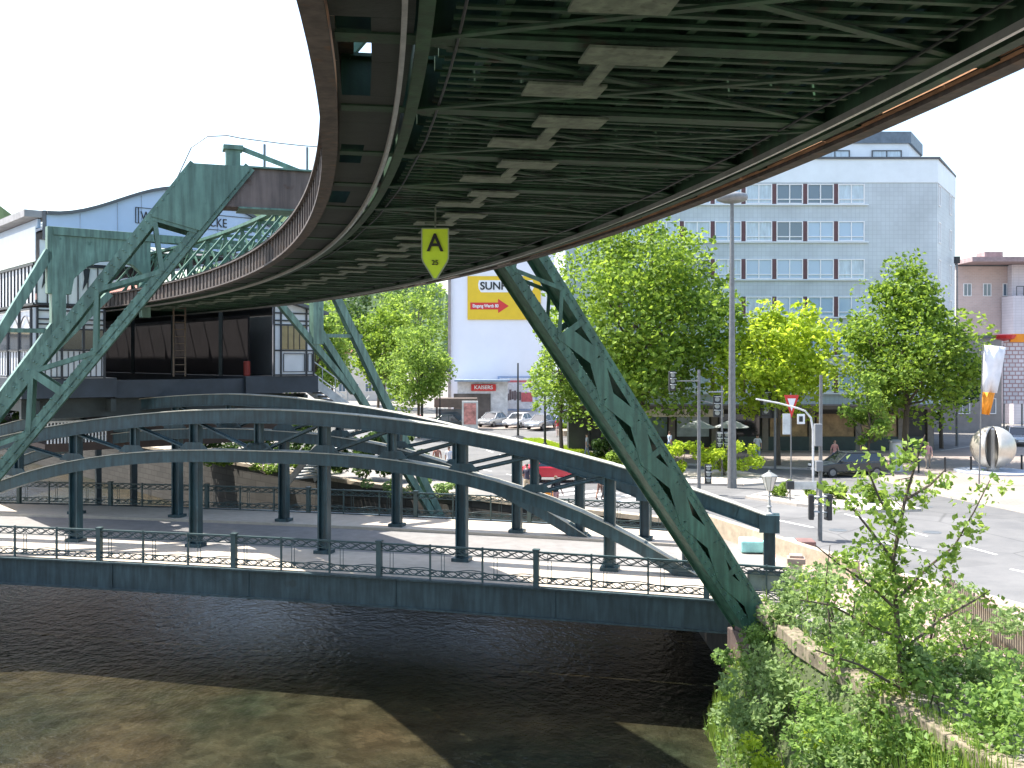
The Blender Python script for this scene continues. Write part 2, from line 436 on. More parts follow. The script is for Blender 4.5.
por=thing('portal_frame','large green laced steel portal straddling the river in front of the arch bridge','portal frame',(-4.1,23.95,-.5))
def PP(d,z): return PC+pp*d+Vector((0,0,z))
for sg in (-1,1):
    top=PP(-2.75 if sg<0 else 3.25,11.3); bot=PP(sg*11.6,-.6)
    ax=(bot-top).normalized(); nn=ax.cross(pf).normalized()
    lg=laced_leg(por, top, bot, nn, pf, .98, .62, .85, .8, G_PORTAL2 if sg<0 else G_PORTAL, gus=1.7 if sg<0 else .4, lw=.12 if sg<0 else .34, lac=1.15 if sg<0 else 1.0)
    m=MB(); m.box(PP(sg*11.65,-1.6),(1.2,1.2,1.9),R(20)); m.box(PP(sg*11.65,-.6),(1.0,1.0,.2),R(20))
    m.build('foot_block', MATS['brown_beam'], por, bevel=.03)
m=MB(); m.frame_box(PP(0,10.84), pp, pf, Vector((0,0,1)), 6.2,.7,.9)
m.build('cross_beam', BEAM_BROWN, por)
m=MB()
for z in (10.37,11.31): m.frame_box(PP(.4,z), pp, pf, Vector((0,0,1)), 5.6,.86,.04)
m.build('cross_beam_flange', G_PORTAL2, por)
m=MB()
b0=PP(-2.5,11.33)
m.frame_box(b0+Vector((0,0,.2)), pp, pf, Vector((0,0,1)), .32,.32,.4); m.frame_box(b0+Vector((0,0,.45)), pp, pf, Vector((0,0,1)), .44,.44,.1)
m.bar(b0+Vector((.2,0,.45)), PP(-1.0,11.36), .08,.1)
m.build('stay_bracket', G_PORTAL2, por)
m=MB()
for d in (-1.75,-.75): m.bar(PP(d,11.33)+pf*.3, PP(d,12.0)+pf*.3,.05)
for sg in (-1,1):
    pts=[PP(-4.1,10.2),PP(-3.7,11.1),PP(-3.4,11.8),PP(-3.05,12.08),PP(-2.6,12.14),PP(-2.3,12.1),PP(-1.45,12.05),PP(-.9,12.03),PP(.4,12.03)]
m.tube([p+pf*.3 for p in pts], .015, 5)
m.build('handrail', POLE, por)

# far anchor portal in front of the station
AC=path(38.2); hA=heading(38.2); ap=Vector((math.cos(hA),math.sin(hA),0)); af=Vector((-math.sin(hA),math.cos(hA),0))
def AP(d,z,l=0): return AC+ap*d+af*l+Vector((0,0,z))
anc=thing('anchor_portal','green anchor portal with vertical posts and splayed legs at the station mouth','portal frame',(AC.x,AC.y,0))
for sg in (-1,1):
    c=5.35 if sg<0 else 5.5
    for l in (0,):
        m=MB(); m.bar(AP(sg*c,7.6,l),AP(sg*c,11.6,l),.5,.42,up=af); m.build('column', G_PORTAL2, anc)
    for l in (0,):
        m=MB()
        m.bar(AP(sg*(c+.3),11.0,l),AP(sg*(c+6.8),-1.0,l+(0)),.34,.36,up=af)
        m.bar(AP(sg*(c-.0),8.4,l),AP(sg*(c+6.5),-1.0,l),.3,.34,up=af)
        m.build('leg', G_PORTAL2, anc)
        m=MB()
        m.bar(AP(sg*(c-1.9),9.5,l),AP(sg*(c+1.9),5.4,l),.26,.3,up=af)
        m.bar(AP(sg*(c),8.0,l),AP(sg*(c+2.3),8.0,l),.16,.2,up=af)
        m.build('knee_brace', G_PORTAL2, anc)
# arched bracket beam
for l in (0,):
    m=MB(); prof=[]
    dl,dr=-5.75,-1.9
    top=11.95
    poly=[(dl,top),(dr,top),(dr,8.6),(dr-.35,8.6),(dr-.4,9.6),(dr-.6,10.3),(dr-1.0,10.65),(dr-1.6,10.8),(dr-2.2,10.72),(dr-2.7,10.5),(dr-3.2,10.0),(dr-3.3,9.4),(dl,9.4)]
    poly=[(d+.3 if -6<d<-2.3 and d not in (dl,) else d,z) for d,z in poly]
    m.prism([AP(d,z,l-.18) for d,z in poly], af*.36)
    m.build('arched_bracket', G_PORTAL2, anc, bevel=.02)
m=MB(); m.frame_box(AP(-.1,11.78,0),ap,af,Vector((0,0,1)),10.9,.5,.3); m.build('top_beam', G_PORTAL2, anc)
m=MB()
for d in (-.35,.15):
    m.bar(AP(d,6.2,1.6),AP(d,9.2,1.6),.06)
for k in range(10): m.bar(AP(-.35,6.4+k*.3,1.6),AP(.15,6.4+k*.3,1.6),.035)
m.build('ladder', paint('ladder_brown',(.09,.065,.045),.7), anc)

# yellow-green A board under the viaduct
SX,SY=-1.1,14.3
sg_=thing('distance_sign','lime green shield board with the letter A hanging below the viaduct','sign',(SX,SY,8.1))
m=MB(); w=.19; pts=[(-w,8.78),(w,8.78),(w,8.36),(w-.02,8.3),(.02,8.06),(-.02,8.06),(-w+.02,8.3),(-w,8.36)]
m.prism([(SX+a,SY,b) for a,b in pts],(0,.02,0)); bd=m.build('board', LIME, sg_)
m=MB(); n=len(pts)
for i in range(n):
    a,b=pts[i],pts[(i+1)%n]; m.bar((SX+a[0],SY+.01,a[1]),(SX+b[0],SY+.01,b[1]),.035,.016,up=(0,0,1))
m.build('frame', paint('sign_rim',(.3,.36,.22),.5), sg_)
text('A',.36,BLACK,sg_,(SX,SY-.012,8.565),sx=.95,bold=.004); text('25',.1,BLACK,sg_,(SX,SY-.012,8.29),name='number')
m=MB(); m.bar((SX,SY+.02,8.78),(SX,SY+.02,9.08),.1,.02); m.bar((SX-.15,SY+.02,8.86),(SX+.15,SY+.02,8.86),.03,.03); m.build('hanger', G_GUSSET, sg_)

# ------------------------------------------------------------ arch truss road bridge
K=.25
BU=Vector((1,-K,0)).normalized(); BN=Vector((K,1,0)).normalized()
br=thing('arch_bridge','dark teal riveted arch truss road bridge carrying the street across the river','bridge',(-9,36,0))
def lin(a,X,z=0): return Vector((X,a-K*X,z))
XL,XR=-27,8.1; XC=-9.05; PB=2.45
def dz(X): return .12-.0006*(X+9.05)**2    # slight camber of the deck
def zlow(X,XC=-9.05): return 3.45-.00264*abs(X-XC)**2.67
def zup(X,XC=-9.05): return 4.9-.0107*abs(X-XC)**2
SUNLIT_DUST=paint('sunlit_dusty_cream',(.36,.35,.29),.8,.25,2.5,bump=.1)  # chord tops: dust plus a sunlit highlight put into the cream colour
for a,off,XC in ((33.5,0,-9.05),(39.7,.32,-12.05)):
    def up(X): return zup(X,XC)+off*(1-abs(X-XC)/18)
    def lo(X): return max(zlow(X,XC)+off*(1-abs(X-XC)/18), -.3)
    tr=bpy.data.objects.new('arch_truss',None); col.objects.link(tr); tr.parent=br; lowc=MB(); m=MB(); topp=MB(); topl=MB()
    xs=[XC+(i-18)*(17.15/18) for i in range(37)]
    for i in range(36):
        m.bar(lin(a,xs[i]-.01,up(xs[i])),lin(a,xs[i+1]+.01,up(xs[i+1])),.42,.44)
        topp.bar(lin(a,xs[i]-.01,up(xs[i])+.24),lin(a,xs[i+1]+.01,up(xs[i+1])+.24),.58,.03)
        m.bar(lin(a,xs[i]-.01,up(xs[i])-.235),lin(a,xs[i+1]+.01,up(xs[i+1])-.235),.54,.03)
        if zlow(xs[i],XC)>-.6 or zlow(xs[i+1],XC)>-.6:
            lowc.bar(lin(a,xs[i]-.01,lo(xs[i])),lin(a,xs[i+1]+.01,lo(xs[i+1])),.42,.42)
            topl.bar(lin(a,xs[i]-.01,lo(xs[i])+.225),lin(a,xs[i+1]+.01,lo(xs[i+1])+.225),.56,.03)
    topp.build('upper_flange', SUNLIT_DUST, tr); topl.build('lower_flange', SUNLIT_DUST, tr); lowc.build('lower_chord', G_BRIDGE, tr); m.build('upper_chord', G_BRIDGE, tr)
    for j in range(-7,8):
        X=XC+j*PB; full = (j%2==1 or j%2==-1) or abs(j)>=6
        m=MB(); bot = dz(X) if (full or lo(X)<.5) else lo(X)
        w=.36 if full else .24
        # H-section posts
        for q in (-1,1): m.bar(lin(a,X+q*w*.42,bot),lin(a,X+q*w*.42,up(X)-.1),.05,.34 if full else .26,up=BN)
        m.bar(lin(a,X,bot),lin(a,X,up(X)-.1),w*.84,.04,up=BN)
        if full:
            m.box(lin(a,X,bot+.06),(.6,.5,.12),-math.atan(K))
        m.build('post', G_BRIDGE, tr)
        if j!=0 and lo(X)>0.0:
            m=MB()
            q=1 if j>0 else -1
            # diagonal falls toward the middle
            Xi=X-q*PB
            m.bar(lin(a-.08,X-q*.1,up(X)-.2),lin(a-.08,Xi+q*.25,lo(Xi)+.25),.05,.24,up=BN)
            m.bar(lin(a+.08,X-q*.1,up(X)-.2),lin(a+.08,Xi+q*.25,lo(Xi)+.25),.05,.24,up=BN)
            m.bar(lin(a,X-q*.1,up(X)-.2),lin(a,Xi+q*.25,lo(Xi)+.25),.14,.04,up=BN)
            m.prism([lin(a-.2,Xi+q*(-.55),lo(Xi)+.24),lin(a-.2,Xi+q*.6,lo(Xi)+.24),lin(a-.2,Xi+q*.35,lo(Xi)+.5),lin(a-.2,Xi-q*.25,lo(Xi)+.5)],BN*.03)
            m.build('diagonal', G_BRIDGE, tr)
    for sgn in (-1,1):
        X=XC+sgn*17.15; m=MB()
        m.box(lin(a,X,up(X)+.02),(.62,.6,.55),-math.atan(K)); m.build('end_cap', G_BRIDGE, tr)
XC=-9.05
# deck, footways, fascias
ASPH_B=paint('bridge_footway',(.42,.365,.295),.85,.12,3,bump=.2)
def band(m,a0,a1,z0,z1,x0=-34,x1=8.6,nx=14):
    vs=[];
    for i in range(nx+1):
        X=x0+(x1-x0)*i/nx
        vs+=[lin(a0,X,dz(X)+z0),lin(a1,X,dz(X)+z0),lin(a1,X,dz(X)+z1),lin(a0,X,dz(X)+z1)]
    fs=[(i*4+j,i*4+(j+1)%4,(i+1)*4+(j+1)%4,(i+1)*4+j) for i in range(nx) for j in range(4)]+[(0,1,2,3),(nx*4+3,nx*4+2,nx*4+1,nx*4)]
    m.add(vs,fs)
m=MB(); band(m,34.1,39.1,-.45,-.1); m.build('roadway', paint('bridge_asphalt',(.2,.19,.18),.85,.15,2,bump=.3), br)
m=MB(); band(m,30.35,34.05,-.3,0.0); band(m,39.15,42.1,-.3,0.0); m.build('footway', ASPH_B, br)
for a,sgn in ((30.2,-1),(42.3,1)):
    m=MB(); band(m,a-.04,a+.04,-.85,-.02); band(m,a-.16,a+.12,-.02,.03); band(m,a-.16,a+.12,-.9,-.85)
    X=-33
    while X<8.4:
        m.bar(lin(a+sgn*.05,X,dz(X)-.84),lin(a+sgn*.05,X,dz(X)-.03),.12,.03,up=BN); X+=4.89
    m.build('fascia_girder', G_FASCIA, br)
m=MB()
for a in (31.5,33.5,35.5,37.6,39.7,41): band(m,a-.1,a+.1,-1.3 if a in (33.5,39.7) else -.95,-.46)
X=-33
while X<8: m.bar(lin(30.4,X,-.7),lin(42,X,-.7),.12,.4); X+=1.63
m.build('underframe', DARKSTEEL, br)
IRON=paint('railing_iron',(.045,.075,.075),.5,.2,3,bump=0)
for a in (30.3,42.2):
    rl=bpy.data.objects.new('railing',None); col.objects.link(rl); rl.parent=br
    m=MB(); m2=MB()
    n=60; x0,x1=-33.5,7.9
    for i in range(n):
        X0=x0+(x1-x0)*i/n; X1=x0+(x1-x0)*(i+1)/n
        for z,w,h in ((1.05,.09,.05),(.82,.03,.025),(.30,.03,.025),(.12,.05,.03)):
            (m if z>.5 else m2).bar(lin(a,X0,dz(X0)+z),lin(a,X1,dz(X1)+z),w,h)
    m.build('handrail', IRON, rl); m2.build('lower_rail', IRON, rl)
    m=MB()
    X=x0; i=0
    while X<x1:
        i+=1
        big=(i%3==1)
        mm=MB()
        mm.bar(lin(a,X,dz(X)+.02),lin(a,X,dz(X)+1.1),.16 if big else .05,.16 if big else .06,up=BN)
        if big: mm.box(lin(a,X,dz(X)+1.12),(.2,.2,.05),-math.atan(K))
        mm.build('post', IRON, rl)
        X+=1.63
    # whiplash ironwork: crossed waves under the rail and above the kerb
    def wave(zc,amp,per,ph,r=.016):
        pts=[]; X=x0
        while X<x1: pts.append(lin(a,X,dz(X)+zc+amp*math.sin(2*math.pi*X/per+ph))); X+=.1
        m.tube(pts,r,4)
    for zc in (.93,.21):
        for ph in (0,math.pi): wave(zc,.09,.82,ph)
        wave(zc,.06,.41,1.0,.012)
    wave(.32,.05,1.63,0,.014)
    X=x0+.4
    while X<x1:
        for zc in (.93,.21):
            pts=[lin(a,X+.07*math.cos(t*.785),dz(X)+zc+.07*math.sin(t*.785)) for t in range(9)]; m.tube(pts,.012,4)
        for q in (-.05,.05): m.bar(lin(a,X+q,dz(X)+.12),lin(a,X+q,dz(X)+.82),.016)
        X+=.815*2
    m.build('ornament', IRON, rl)
# abutments
ab=MB(); 
ab.prism([lin(30.6,7.2,-4.2),lin(30.6,9.4,-4.2),lin(41.8,9.4,-4.2),lin(41.8,7.2,-4.2)],(0,0,3.2))
ab.build('abutment', paint('abutment_stone',(.2,.18,.16),.9,.25,2,bump=.4), br)
ab=MB(); ab.prism([lin(30.6,-27.5,-4.2),lin(30.6,-31,-4.2),lin(41.8,-31,-4.2),lin(41.8,-27.5,-4.2)],(0,0,3.2)); ab.build('abutment', MATS['abutment_stone'], br)

# lantern on the end post of the near truss
X=XC+17.15; P=lin(33.5,X,zup(X)+.28)
ln=thing('bridge_lantern','old cast iron lantern with tapered glass standing on the end post of the arch truss','street lamp',tuple(P))
m=MB(); m.lathe(P,[(.13,0),(.13,.04),(.07,.08),(.05,.2),(.075,.25),(.045,.3),(.035,.55),(.06,.6),(.03,.65),(.03,.76)],12); m.build('post', paint('lantern_grey',(.32,.33,.32),.5), ln)
m=MB(); q=P+Vector((0,0,.76))
m.lathe(q,[(.10,0),(.17,.2),(.24,.44)],8); m.build('glass', paint('lantern_glass',(.62,.62,.58),.3,.1), ln)
m=MB(); m.lathe(q+Vector((0,0,.445)),[(.27,0),(.25,.03),(.12,.1),(.05,.14),(.02,.2)],8)
for j in range(8):
    a=j*math.pi/4; m.bar(q+Vector((.103*math.cos(a),.103*math.sin(a),0)),q+Vector((.245*math.cos(a),.245*math.sin(a),.44)),.015)
m.build('cap', paint('lantern_dark',(.2,.21,.2),.5), ln)

# ------------------------------------------------------------ river, banks, ground
river_r=[(9,-60),(5.8,5),(5.2,25),(6.4,31),(5.5,42),(0,48),(-8,55),(-18,66),(-40,92),(-90,150),(-200,270)]
river_l=[(-9,-60),(-10,5),(-15,18),(-27.8,36),(-31,46),(-42,58),(-70,92),(-120,150),(-240,270)]
bank_top=[(15,-60),(11,5),(9.5,12),(8.0,18),(7.0,24),(6.9,28.2)]
water,nt,b=_mat('river_water')
N,L=nt.nodes,nt.links
tc=N.new('ShaderNodeTexCoord'); mp=N.new('ShaderNodeMapping'); mp.inputs['Scale'].default_value=(1,.7,1); mp.inputs['Rotation'].default_value=(0,0,R(20))
L.new(tc.outputs['Object'],mp.inputs[0])
n1=N.new('ShaderNodeTexNoise'); n1.inputs['Scale'].default_value=.25; n1.inputs['Detail'].default_value=7; L.new(mp.outputs[0],n1.inputs['Vector'])
cr=N.new('ShaderNodeValToRGB'); cr.color_ramp.elements[0].position=.35; cr.color_ramp.elements[0].color=(.017,.021,.012,1); cr.color_ramp.elements[1].position=.68; cr.color_ramp.elements[1].color=(.042,.032,.017,1)
L.new(n1.outputs['Fac'],cr.inputs[0])
vs_=N.new('ShaderNodeTexVoronoi'); vs_.inputs['Scale'].default_value=2.6; wv=N.new('ShaderNodeMixRGB'); wv.inputs[0].default_value=.25
nn_=N.new('ShaderNodeTexNoise'); nn_.inputs['Scale'].default_value=1.5; nn_.inputs['Detail'].default_value=5; L.new(tc.outputs['Object'],nn_.inputs['Vector'])
L.new(tc.outputs['Object'],wv.inputs[1]); L.new(nn_.outputs['Color'],wv.inputs[2]); L.new(wv.outputs[0],vs_.inputs['Vector'])
sc_=N.new('ShaderNodeSeparateColor'); L.new(vs_.outputs['Color'],sc_.inputs[0])
ra=N.new('ShaderNodeMapRange'); ra.inputs[3].default_value=.72; ra.inputs[4].default_value=1.3; L.new(sc_.outputs[0],ra.inputs[0])
rb=N.new('ShaderNodeMapRange'); rb.inputs[1].default_value=.3; rb.inputs[2].default_value=.7; rb.inputs[3].default_value=.6; rb.inputs[4].default_value=1.35; L.new(nn_.outputs['Fac'],rb.inputs[0])
mu=N.new('ShaderNodeMath'); mu.operation='MULTIPLY'; L.new(ra.outputs[0],mu.inputs[0]); L.new(rb.outputs[0],mu.inputs[1])
mw=N.new('ShaderNodeMixRGB'); mw.blend_type='MULTIPLY'; mw.inputs[0].default_value=.8; L.new(cr.outputs[0],mw.inputs[1]); L.new(mu.outputs[0],mw.inputs[2]); L.new(mw.outputs[0],b.inputs['Base Color'])
b.inputs['Roughness'].default_value=.05; b.inputs['IOR'].default_value=1.33
n2=N.new('ShaderNodeTexNoise'); n2.inputs['Scale'].default_value=2.2; n2.inputs['Detail'].default_value=5; n2.inputs['Roughness'].default_value=.6; L.new(mp.outputs[0],n2.inputs['Vector'])
n3=N.new('ShaderNodeTexNoise'); n3.inputs['Scale'].default_value=7; n3.inputs['Detail'].default_value=3; L.new(mp.outputs[0],n3.inputs['Vector'])
ad=N.new('ShaderNodeMath'); ad.operation='MULTIPLY_ADD'; ad.inputs[1].default_value=.35; L.new(n3.outputs['Fac'],ad.inputs[0]); L.new(n2.outputs['Fac'],ad.inputs[2])
bp=N.new('ShaderNodeBump'); bp.inputs['Strength'].default_value=.75; bp.inputs['Distance'].default_value=.16; L.new(ad.outputs[0],bp.inputs['Height']); L.new(bp.outputs[0],b.inputs['Normal'])
flat('river', [(-300,-80),(30,-80),(30,300),(-300,300)], -3.6, water)

def ground_mat(name, c0, c1, sc_, rough=.9, speck=True):
    m,nt,b=_mat(name); N,L=nt.nodes,nt.links
    tc=N.new('ShaderNodeTexCoord'); n=N.new('ShaderNodeTexNoise'); n.inputs['Scale'].default_value=sc_; n.inputs['Detail'].default_value=8; n.inputs['Roughness'].default_value=.7
    L.new(tc.outputs['Object'],n.inputs['Vector']); cr=N.new('ShaderNodeValToRGB')
    cr.color_ramp.elements[0].position=.35; cr.color_ramp.elements[0].color=(*c0,1); cr.color_ramp.elements[1].position=.65; cr.color_ramp.elements[1].color=(*c1,1)
    L.new(n.outputs['Fac'],cr.inputs[0]); L.new(cr.outputs[0],b.inputs['Base Color']); b.inputs['Roughness'].default_value=rough
    if speck:
        v1=N.new('ShaderNodeTexVoronoi'); v1.inputs['Scale'].default_value=.16; L.new(tc.outputs['Object'],v1.inputs['Vector'])
        sv=N.new('ShaderNodeSeparateColor'); L.new(v1.outputs['Color'],sv.inputs[0])
        r1=N.new('ShaderNodeMapRange'); r1.inputs[3].default_value=.84; r1.inputs[4].default_value=1.1; L.new(sv.outputs[0],r1.inputs[0])
        v2=N.new('ShaderNodeTexVoronoi'); v2.feature='DISTANCE_TO_EDGE'; v2.inputs['Scale'].default_value=.22
        wn=N.new('ShaderNodeMixRGB'); wn.inputs[0].default_value=.12; L.new(tc.outputs['Object'],wn.inputs[1]); L.new(n.outputs['Color'],wn.inputs[2]); L.new(wn.outputs[0],v2.inputs['Vector'])
        r2=N.new('ShaderNodeMapRange'); r2.inputs[1].default_value=0; r2.inputs[2].default_value=.012; r2.inputs[3].default_value=.6; r2.inputs[4].default_value=1; L.new(v2.outputs['Distance'],r2.inputs[0])
        mm=N.new('ShaderNodeMath'); mm.operation='MULTIPLY'; L.new(r1.outputs[0],mm.inputs[0]); L.new(r2.outputs[0],mm.inputs[1])
        mq=N.new('ShaderNodeMixRGB'); mq.blend_type='MULTIPLY'; mq.inputs[0].default_value=1; L.new(cr.outputs[0],mq.inputs[1]); L.new(mm.outputs[0],mq.inputs[2]); L.new(mq.outputs[0],b.inputs['Base Color'])
    n2=N.new('ShaderNodeTexNoise'); n2.inputs['Scale'].default_value=25; L.new(tc.outputs['Object'],n2.inputs['Vector'])
    bp=N.new('ShaderNodeBump'); bp.inputs['Strength'].default_value=.3; bp.inputs['Distance'].default_value=.02; L.new(n2.outputs['Fac'],bp.inputs['Height']); L.new(bp.outputs[0],b.inputs['Normal'])
    MATS[name]=m; return m
GROUND=ground_mat('ground_paving',(.19,.175,.16),(.26,.24,.215),.35)
ASPH=ground_mat('asphalt_worn',(.105,.105,.105),(.15,.148,.144),.4)
GRASS=ground_mat('grass_green',(.06,.12,.02),(.13,.22,.04),1.2)
SOIL=ground_mat('bank_soil',(.035,.05,.02),(.07,.09,.03),.8)
rpts=bank_top+[(7.0,42.2)]+[(p[0]+.3,p[1]+.2) for p in river_r[5:]]+[(-200,900),(900,900),(900,-60)]
flat('ground', rpts, 0, GROUND)
lpts=river_l[::-1]+[(-900,-60),(-900,900),(-260,900)]
flat('ground', lpts, 0, GROUND)
# bank slopes and quay walls
m=MB()
wl=[(9,-60),(5.8,5),(5.5,12),(5.3,18),(5.2,25),(5.6,28.5)]
for i in range(5):
    m.add([(*wl[i],-3.7),(*wl[i+1],-3.7),(*bank_top[i+1],0),(*bank_top[i],0)],[(0,1,2,3)])
tag(m.build('river_bank',SOIL),kind='structure')
def quay(pts,name='quay_wall',label=None):
    m=MB()
    for (a,b_) in zip(pts[:-1],pts[1:]):
        m.bar((a[0],a[1],-2.0),(b_[0],b_[1],-2.0),.4,4.0-.06)
    w=m.build(name, WALLSTONE); tag(w,label,'wall')
    m=MB()
    for (a,b_) in zip(pts[:-1],pts[1:]): m.bar((a[0],a[1],.08),(b_[0],b_[1],.08),.55,.2)
    m.build('coping', STONE, w)
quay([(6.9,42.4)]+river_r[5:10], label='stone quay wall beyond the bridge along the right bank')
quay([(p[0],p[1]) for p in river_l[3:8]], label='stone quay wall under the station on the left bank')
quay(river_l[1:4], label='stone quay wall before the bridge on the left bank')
cp=MB()
for a,b_ in zip(bank_top[1:-1],bank_top[2:]):
    cp.bar((a[0],a[1],.0),(b_[0],b_[1],.0),.45,.36)
tag(cp.build('bank_kerb_wall', paint('mossy_stone',(.24,.2,.14),.9,.35,2.5,bump=.5,rust=.3,rustcol=(.09,.1,.04)), bevel=.03),'low pale sandstone wall edging the planted bank at the lower right','wall')

# roads, pavements
road_near=[(24,8),(15.5,25),(13.4,30),(10.6,36),(9.0,38.5)]
asph=[(24,8),(15.5,25),(13.4,30),(10.6,36),(9.2,38.5),(8.2,41.0),(4,46.5),(1,51),(-5,60),(-12,74),(-22,100),(-34,130),(-20,133),(-9,101),(12,101),(16,80),(18.5,63),(21,57.5),(21.6,51),(23,45),(27,32),(36,8)]
flat('road', asph, .008, ASPH)
def slab(name, pts, mat, h=.12):
    o=flat(name, pts, h, mat, thick=h+.02)
    m=MB(); n=len(pts)
    for i in range(n):
        a=Vector((*pts[i],h-.055)); b_=Vector((*pts[(i+1)%n],h-.055)); m.bar(a,b_,.16,.13)
    k=m.build(name.replace('pavement','kerb').replace('island','kerb') if ('pavement' in name or 'island' in name) else name+'_kerb', KERB); tag(k,kind='structure')
    return o
slab('pavement', [(10.9,14),(21,8),(23.8,8),(15.3,25),(13.2,30),(10.5,35.9),(9.1,38.3),(8.75,28.6),(9.2,26),(10.6,21)], PAVE_P)
slab('pavement', [(23.2,45),(21.8,51),(21.2,57.3),(18.7,62.8),(5,68),(5,74.7),(32,74.7),(48,90),(80,60),(80,8),(36.2,8),(27.2,32)], PAVE)
slab('traffic_island', [(5.6,56),(12.6,54.6),(15.8,56.3),(14,61),(5.5,64.5),(3.5,60)], KERB)
slab('traffic_island', [(11.7,49.8),(13.5,47.2),(16.2,45.2),(18.6,45.6),(18.0,50.2),(13.8,52.3)], KERB)
slab('traffic_island', [(.4,87),(2.6,87),(4.8,76),(7.8,66.5),(6.3,64.2),(3.6,70),(1.2,78)], GRASS)
slab('pavement', [(-9,99),(-10,118),(10,118),(30,100),(12,98)], PAVE)
m=MB()
d=Vector((5.1,-10.3,0)).normalized()
for k in range(-3,7):
    c=Vector((11.9,42.1,.014))+d*(k*3.9*1.45)
    if c.y<26 or c.y>60: continue
    s_=Vector((-d.y,d.x,0))*.075
    a=c-d*1.1; b_=c+d*1.1; m.add([a-s_,a+s_,b_+s_,b_-s_],[(0,1,2,3)])
for k in range(7):     # crossing bars and stop line before the bridge
    c=Vector((2.5+k*.95,52.6-k*.75,.014)); u=Vector((.75,.66,0))*1.4; w=Vector((.06,-.05,0))*3.2
    m.add([c-u-w,c-u+w,c+u+w,c+u-w],[(0,1,2,3)])
for c0,c1 in (((14.0,48.5),(17.6,33.5)),((6.6,45.6),(9.6,40.6)),((-2.2,63.5),(3.4,54.2)),((-3.0,80),(1.2,66)),((-6.5,95),(-3.8,84))):
    a=Vector((*c0,.014)); b_=Vector((*c1,.014)); d=(b_-a).normalized(); s_=Vector((-d.y,d.x,0))*.06
    nseg=int((b_-a).length/4.5)+1
    for k in range(nseg):
        p=a.lerp(b_,k/nseg); q=a.lerp(b_,(k+.5)/nseg); m.add([p-s_,p+s_,q+s_,q-s_],[(0,1,2,3)])
tag(m.build('road_marking', LINE),kind='structure')
for k,(X,Y) in enumerate(((13.2,40.5),(16.8,40),(5.4,50.5),(15.2,35),(-1.5,60),(19.4,47))):
    mm=MB(); mm.lathe((X,Y,.008),[(.36,0),(.36,.008),(.3,.009)],18); tag(mm.build('manhole_cover',SLATE,loc=(X,Y,.01)),'round dark iron manhole cover set in the road asphalt','manhole cover','manhole covers in the road')
hm=MB()
hill=ground_mat('hill_woods',(.09,.15,.06),(.16,.22,.10),.03)
for (cx,cy,w,h) in ((-560,900,330,168),(-190,900,190,186)):
    n=24; vs=[]
    for i in range(n+1):
        t=i/n; vs+=[(cx-w+2*w*t,cy,-5),(cx-w+2*w*t,cy+60,-5+h*math.sin(math.pi*t)**1.3*(1+.06*math.sin(i*1.9)))]
    hm.add(vs,[(2*i,2*i+2,2*i+3,2*i+1) for i in range(n)])
    hm.add([(v[0],v[1]+ (140 if k%2 else 260),v[2]*.9 if k%2 else -5) for k,v in enumerate(vs)],[(2*i,2*i+2,2*i+3,2*i+1) for i in range(n)])
tag(hm.build('hills',hill),kind='structure')

# ------------------------------------------------------------ station
SO=path(41.0)+Vector((.46,.39,0)); hS=heading(41.0); sp=Vector((math.cos(hS),math.sin(hS),0)); sa=Vector((-math.sin(hS),math.cos(hS),0))
def SP(d,l,z): return SO+sp*d+sa*l+Vector((0,0,z))
st=thing('railway_station','overhead station hall with pale blue curved gable spanning the river','station',(SO.x,SO.y,0))
LST=32
def gz(d): return 12.75+1.6*(.5+.5*math.cos(math.pi*max(-1,min(1,d/5.7))))
m=MB(); ds=[-5.7+11.4*i/24 for i in range(25)]
poly=[SP(d,-.1,gz(d)) for d in ds]+[SP(5.7,-.1,11.75),SP(-5.7,-.1,11.75)]
m.prism(poly, sa*.16)
gable=m.build('gable_fascia', BLUEROOF, st)
m=MB()
for i in range(24): m.bar(SP(ds[i],-.02,gz(ds[i])+.06),SP(ds[i+1],-.02,gz(ds[i+1])+.06),.5,.13)
m.bar(SP(-5.72,-.02,11.75),SP(-5.72,-.02,12.9),.2,.14); m.build('roof_trim', SLATE, gable)
m=MB()
for d in (-4.4,-2.9,-1.9,1.5,3.4): m.bar(SP(d,-.115,11.8),SP(d,-.115,gz(d)-.05),.03,.02)
m.build('panel_joint', paint('joint_grey',(.35,.42,.52),.5), gable)
text('WERTHER BRÜCKE', .55, BLACK, st, SP(-1.95,-.13,13.02), hS, 'station_name', align='LEFT', sx=.82)
m=MB()
for z in (12.72,13.38): m.bar(SP(-2.15,-.125,z),SP(3.1,-.125,z),.03,.02)
for d in (-2.15,-2.03,3.1): m.bar(SP(d,-.125,12.72),SP(d,-.125,13.38),.03,.03)
m.build('name_frame', BLACK, st)
m=MB(); vs=[]
for l in (0.08,LST):
    vs+=[SP(d,l,gz(d)-.02) for d in ds]
mid=range(7,17)
m.add(vs,[(i,i+1,25+i+1,25+i) for i in mid])
vs2=[Vector(v)-Vector((0,0,.12)) for v in vs]; m.add(vs2,[(i,i+1,25+i+1,25+i) for i in mid])
mg=MB(); mg.add(vs,[(i,i+1,25+i+1,25+i) for i in list(range(0,7))+list(range(17,24))])
rg=mg.build('glazed_roof', glassy('roof_glazing',(.8,.82,.82),.3,alpha=.35), st)
mg=MB()
for l in range(0,LST,2):
    for i in list(range(0,7))+list(range(17,24)): mg.bar(SP(ds[i],l,gz(ds[i])),SP(ds[i+1],l,gz(ds[i+1])),.06,.08)
mg.build('glazing_bar', WHITEP, rg)
m.build('roof', paint('roof_sheet',(.34,.36,.38),.5,.1,.7), st)
m=MB()
for sg in (-1,1):
    m.frame_box(SP(sg*6.0,LST/2,12.75),sp,sa,Vector((0,0,1)),1.0,LST,.28)
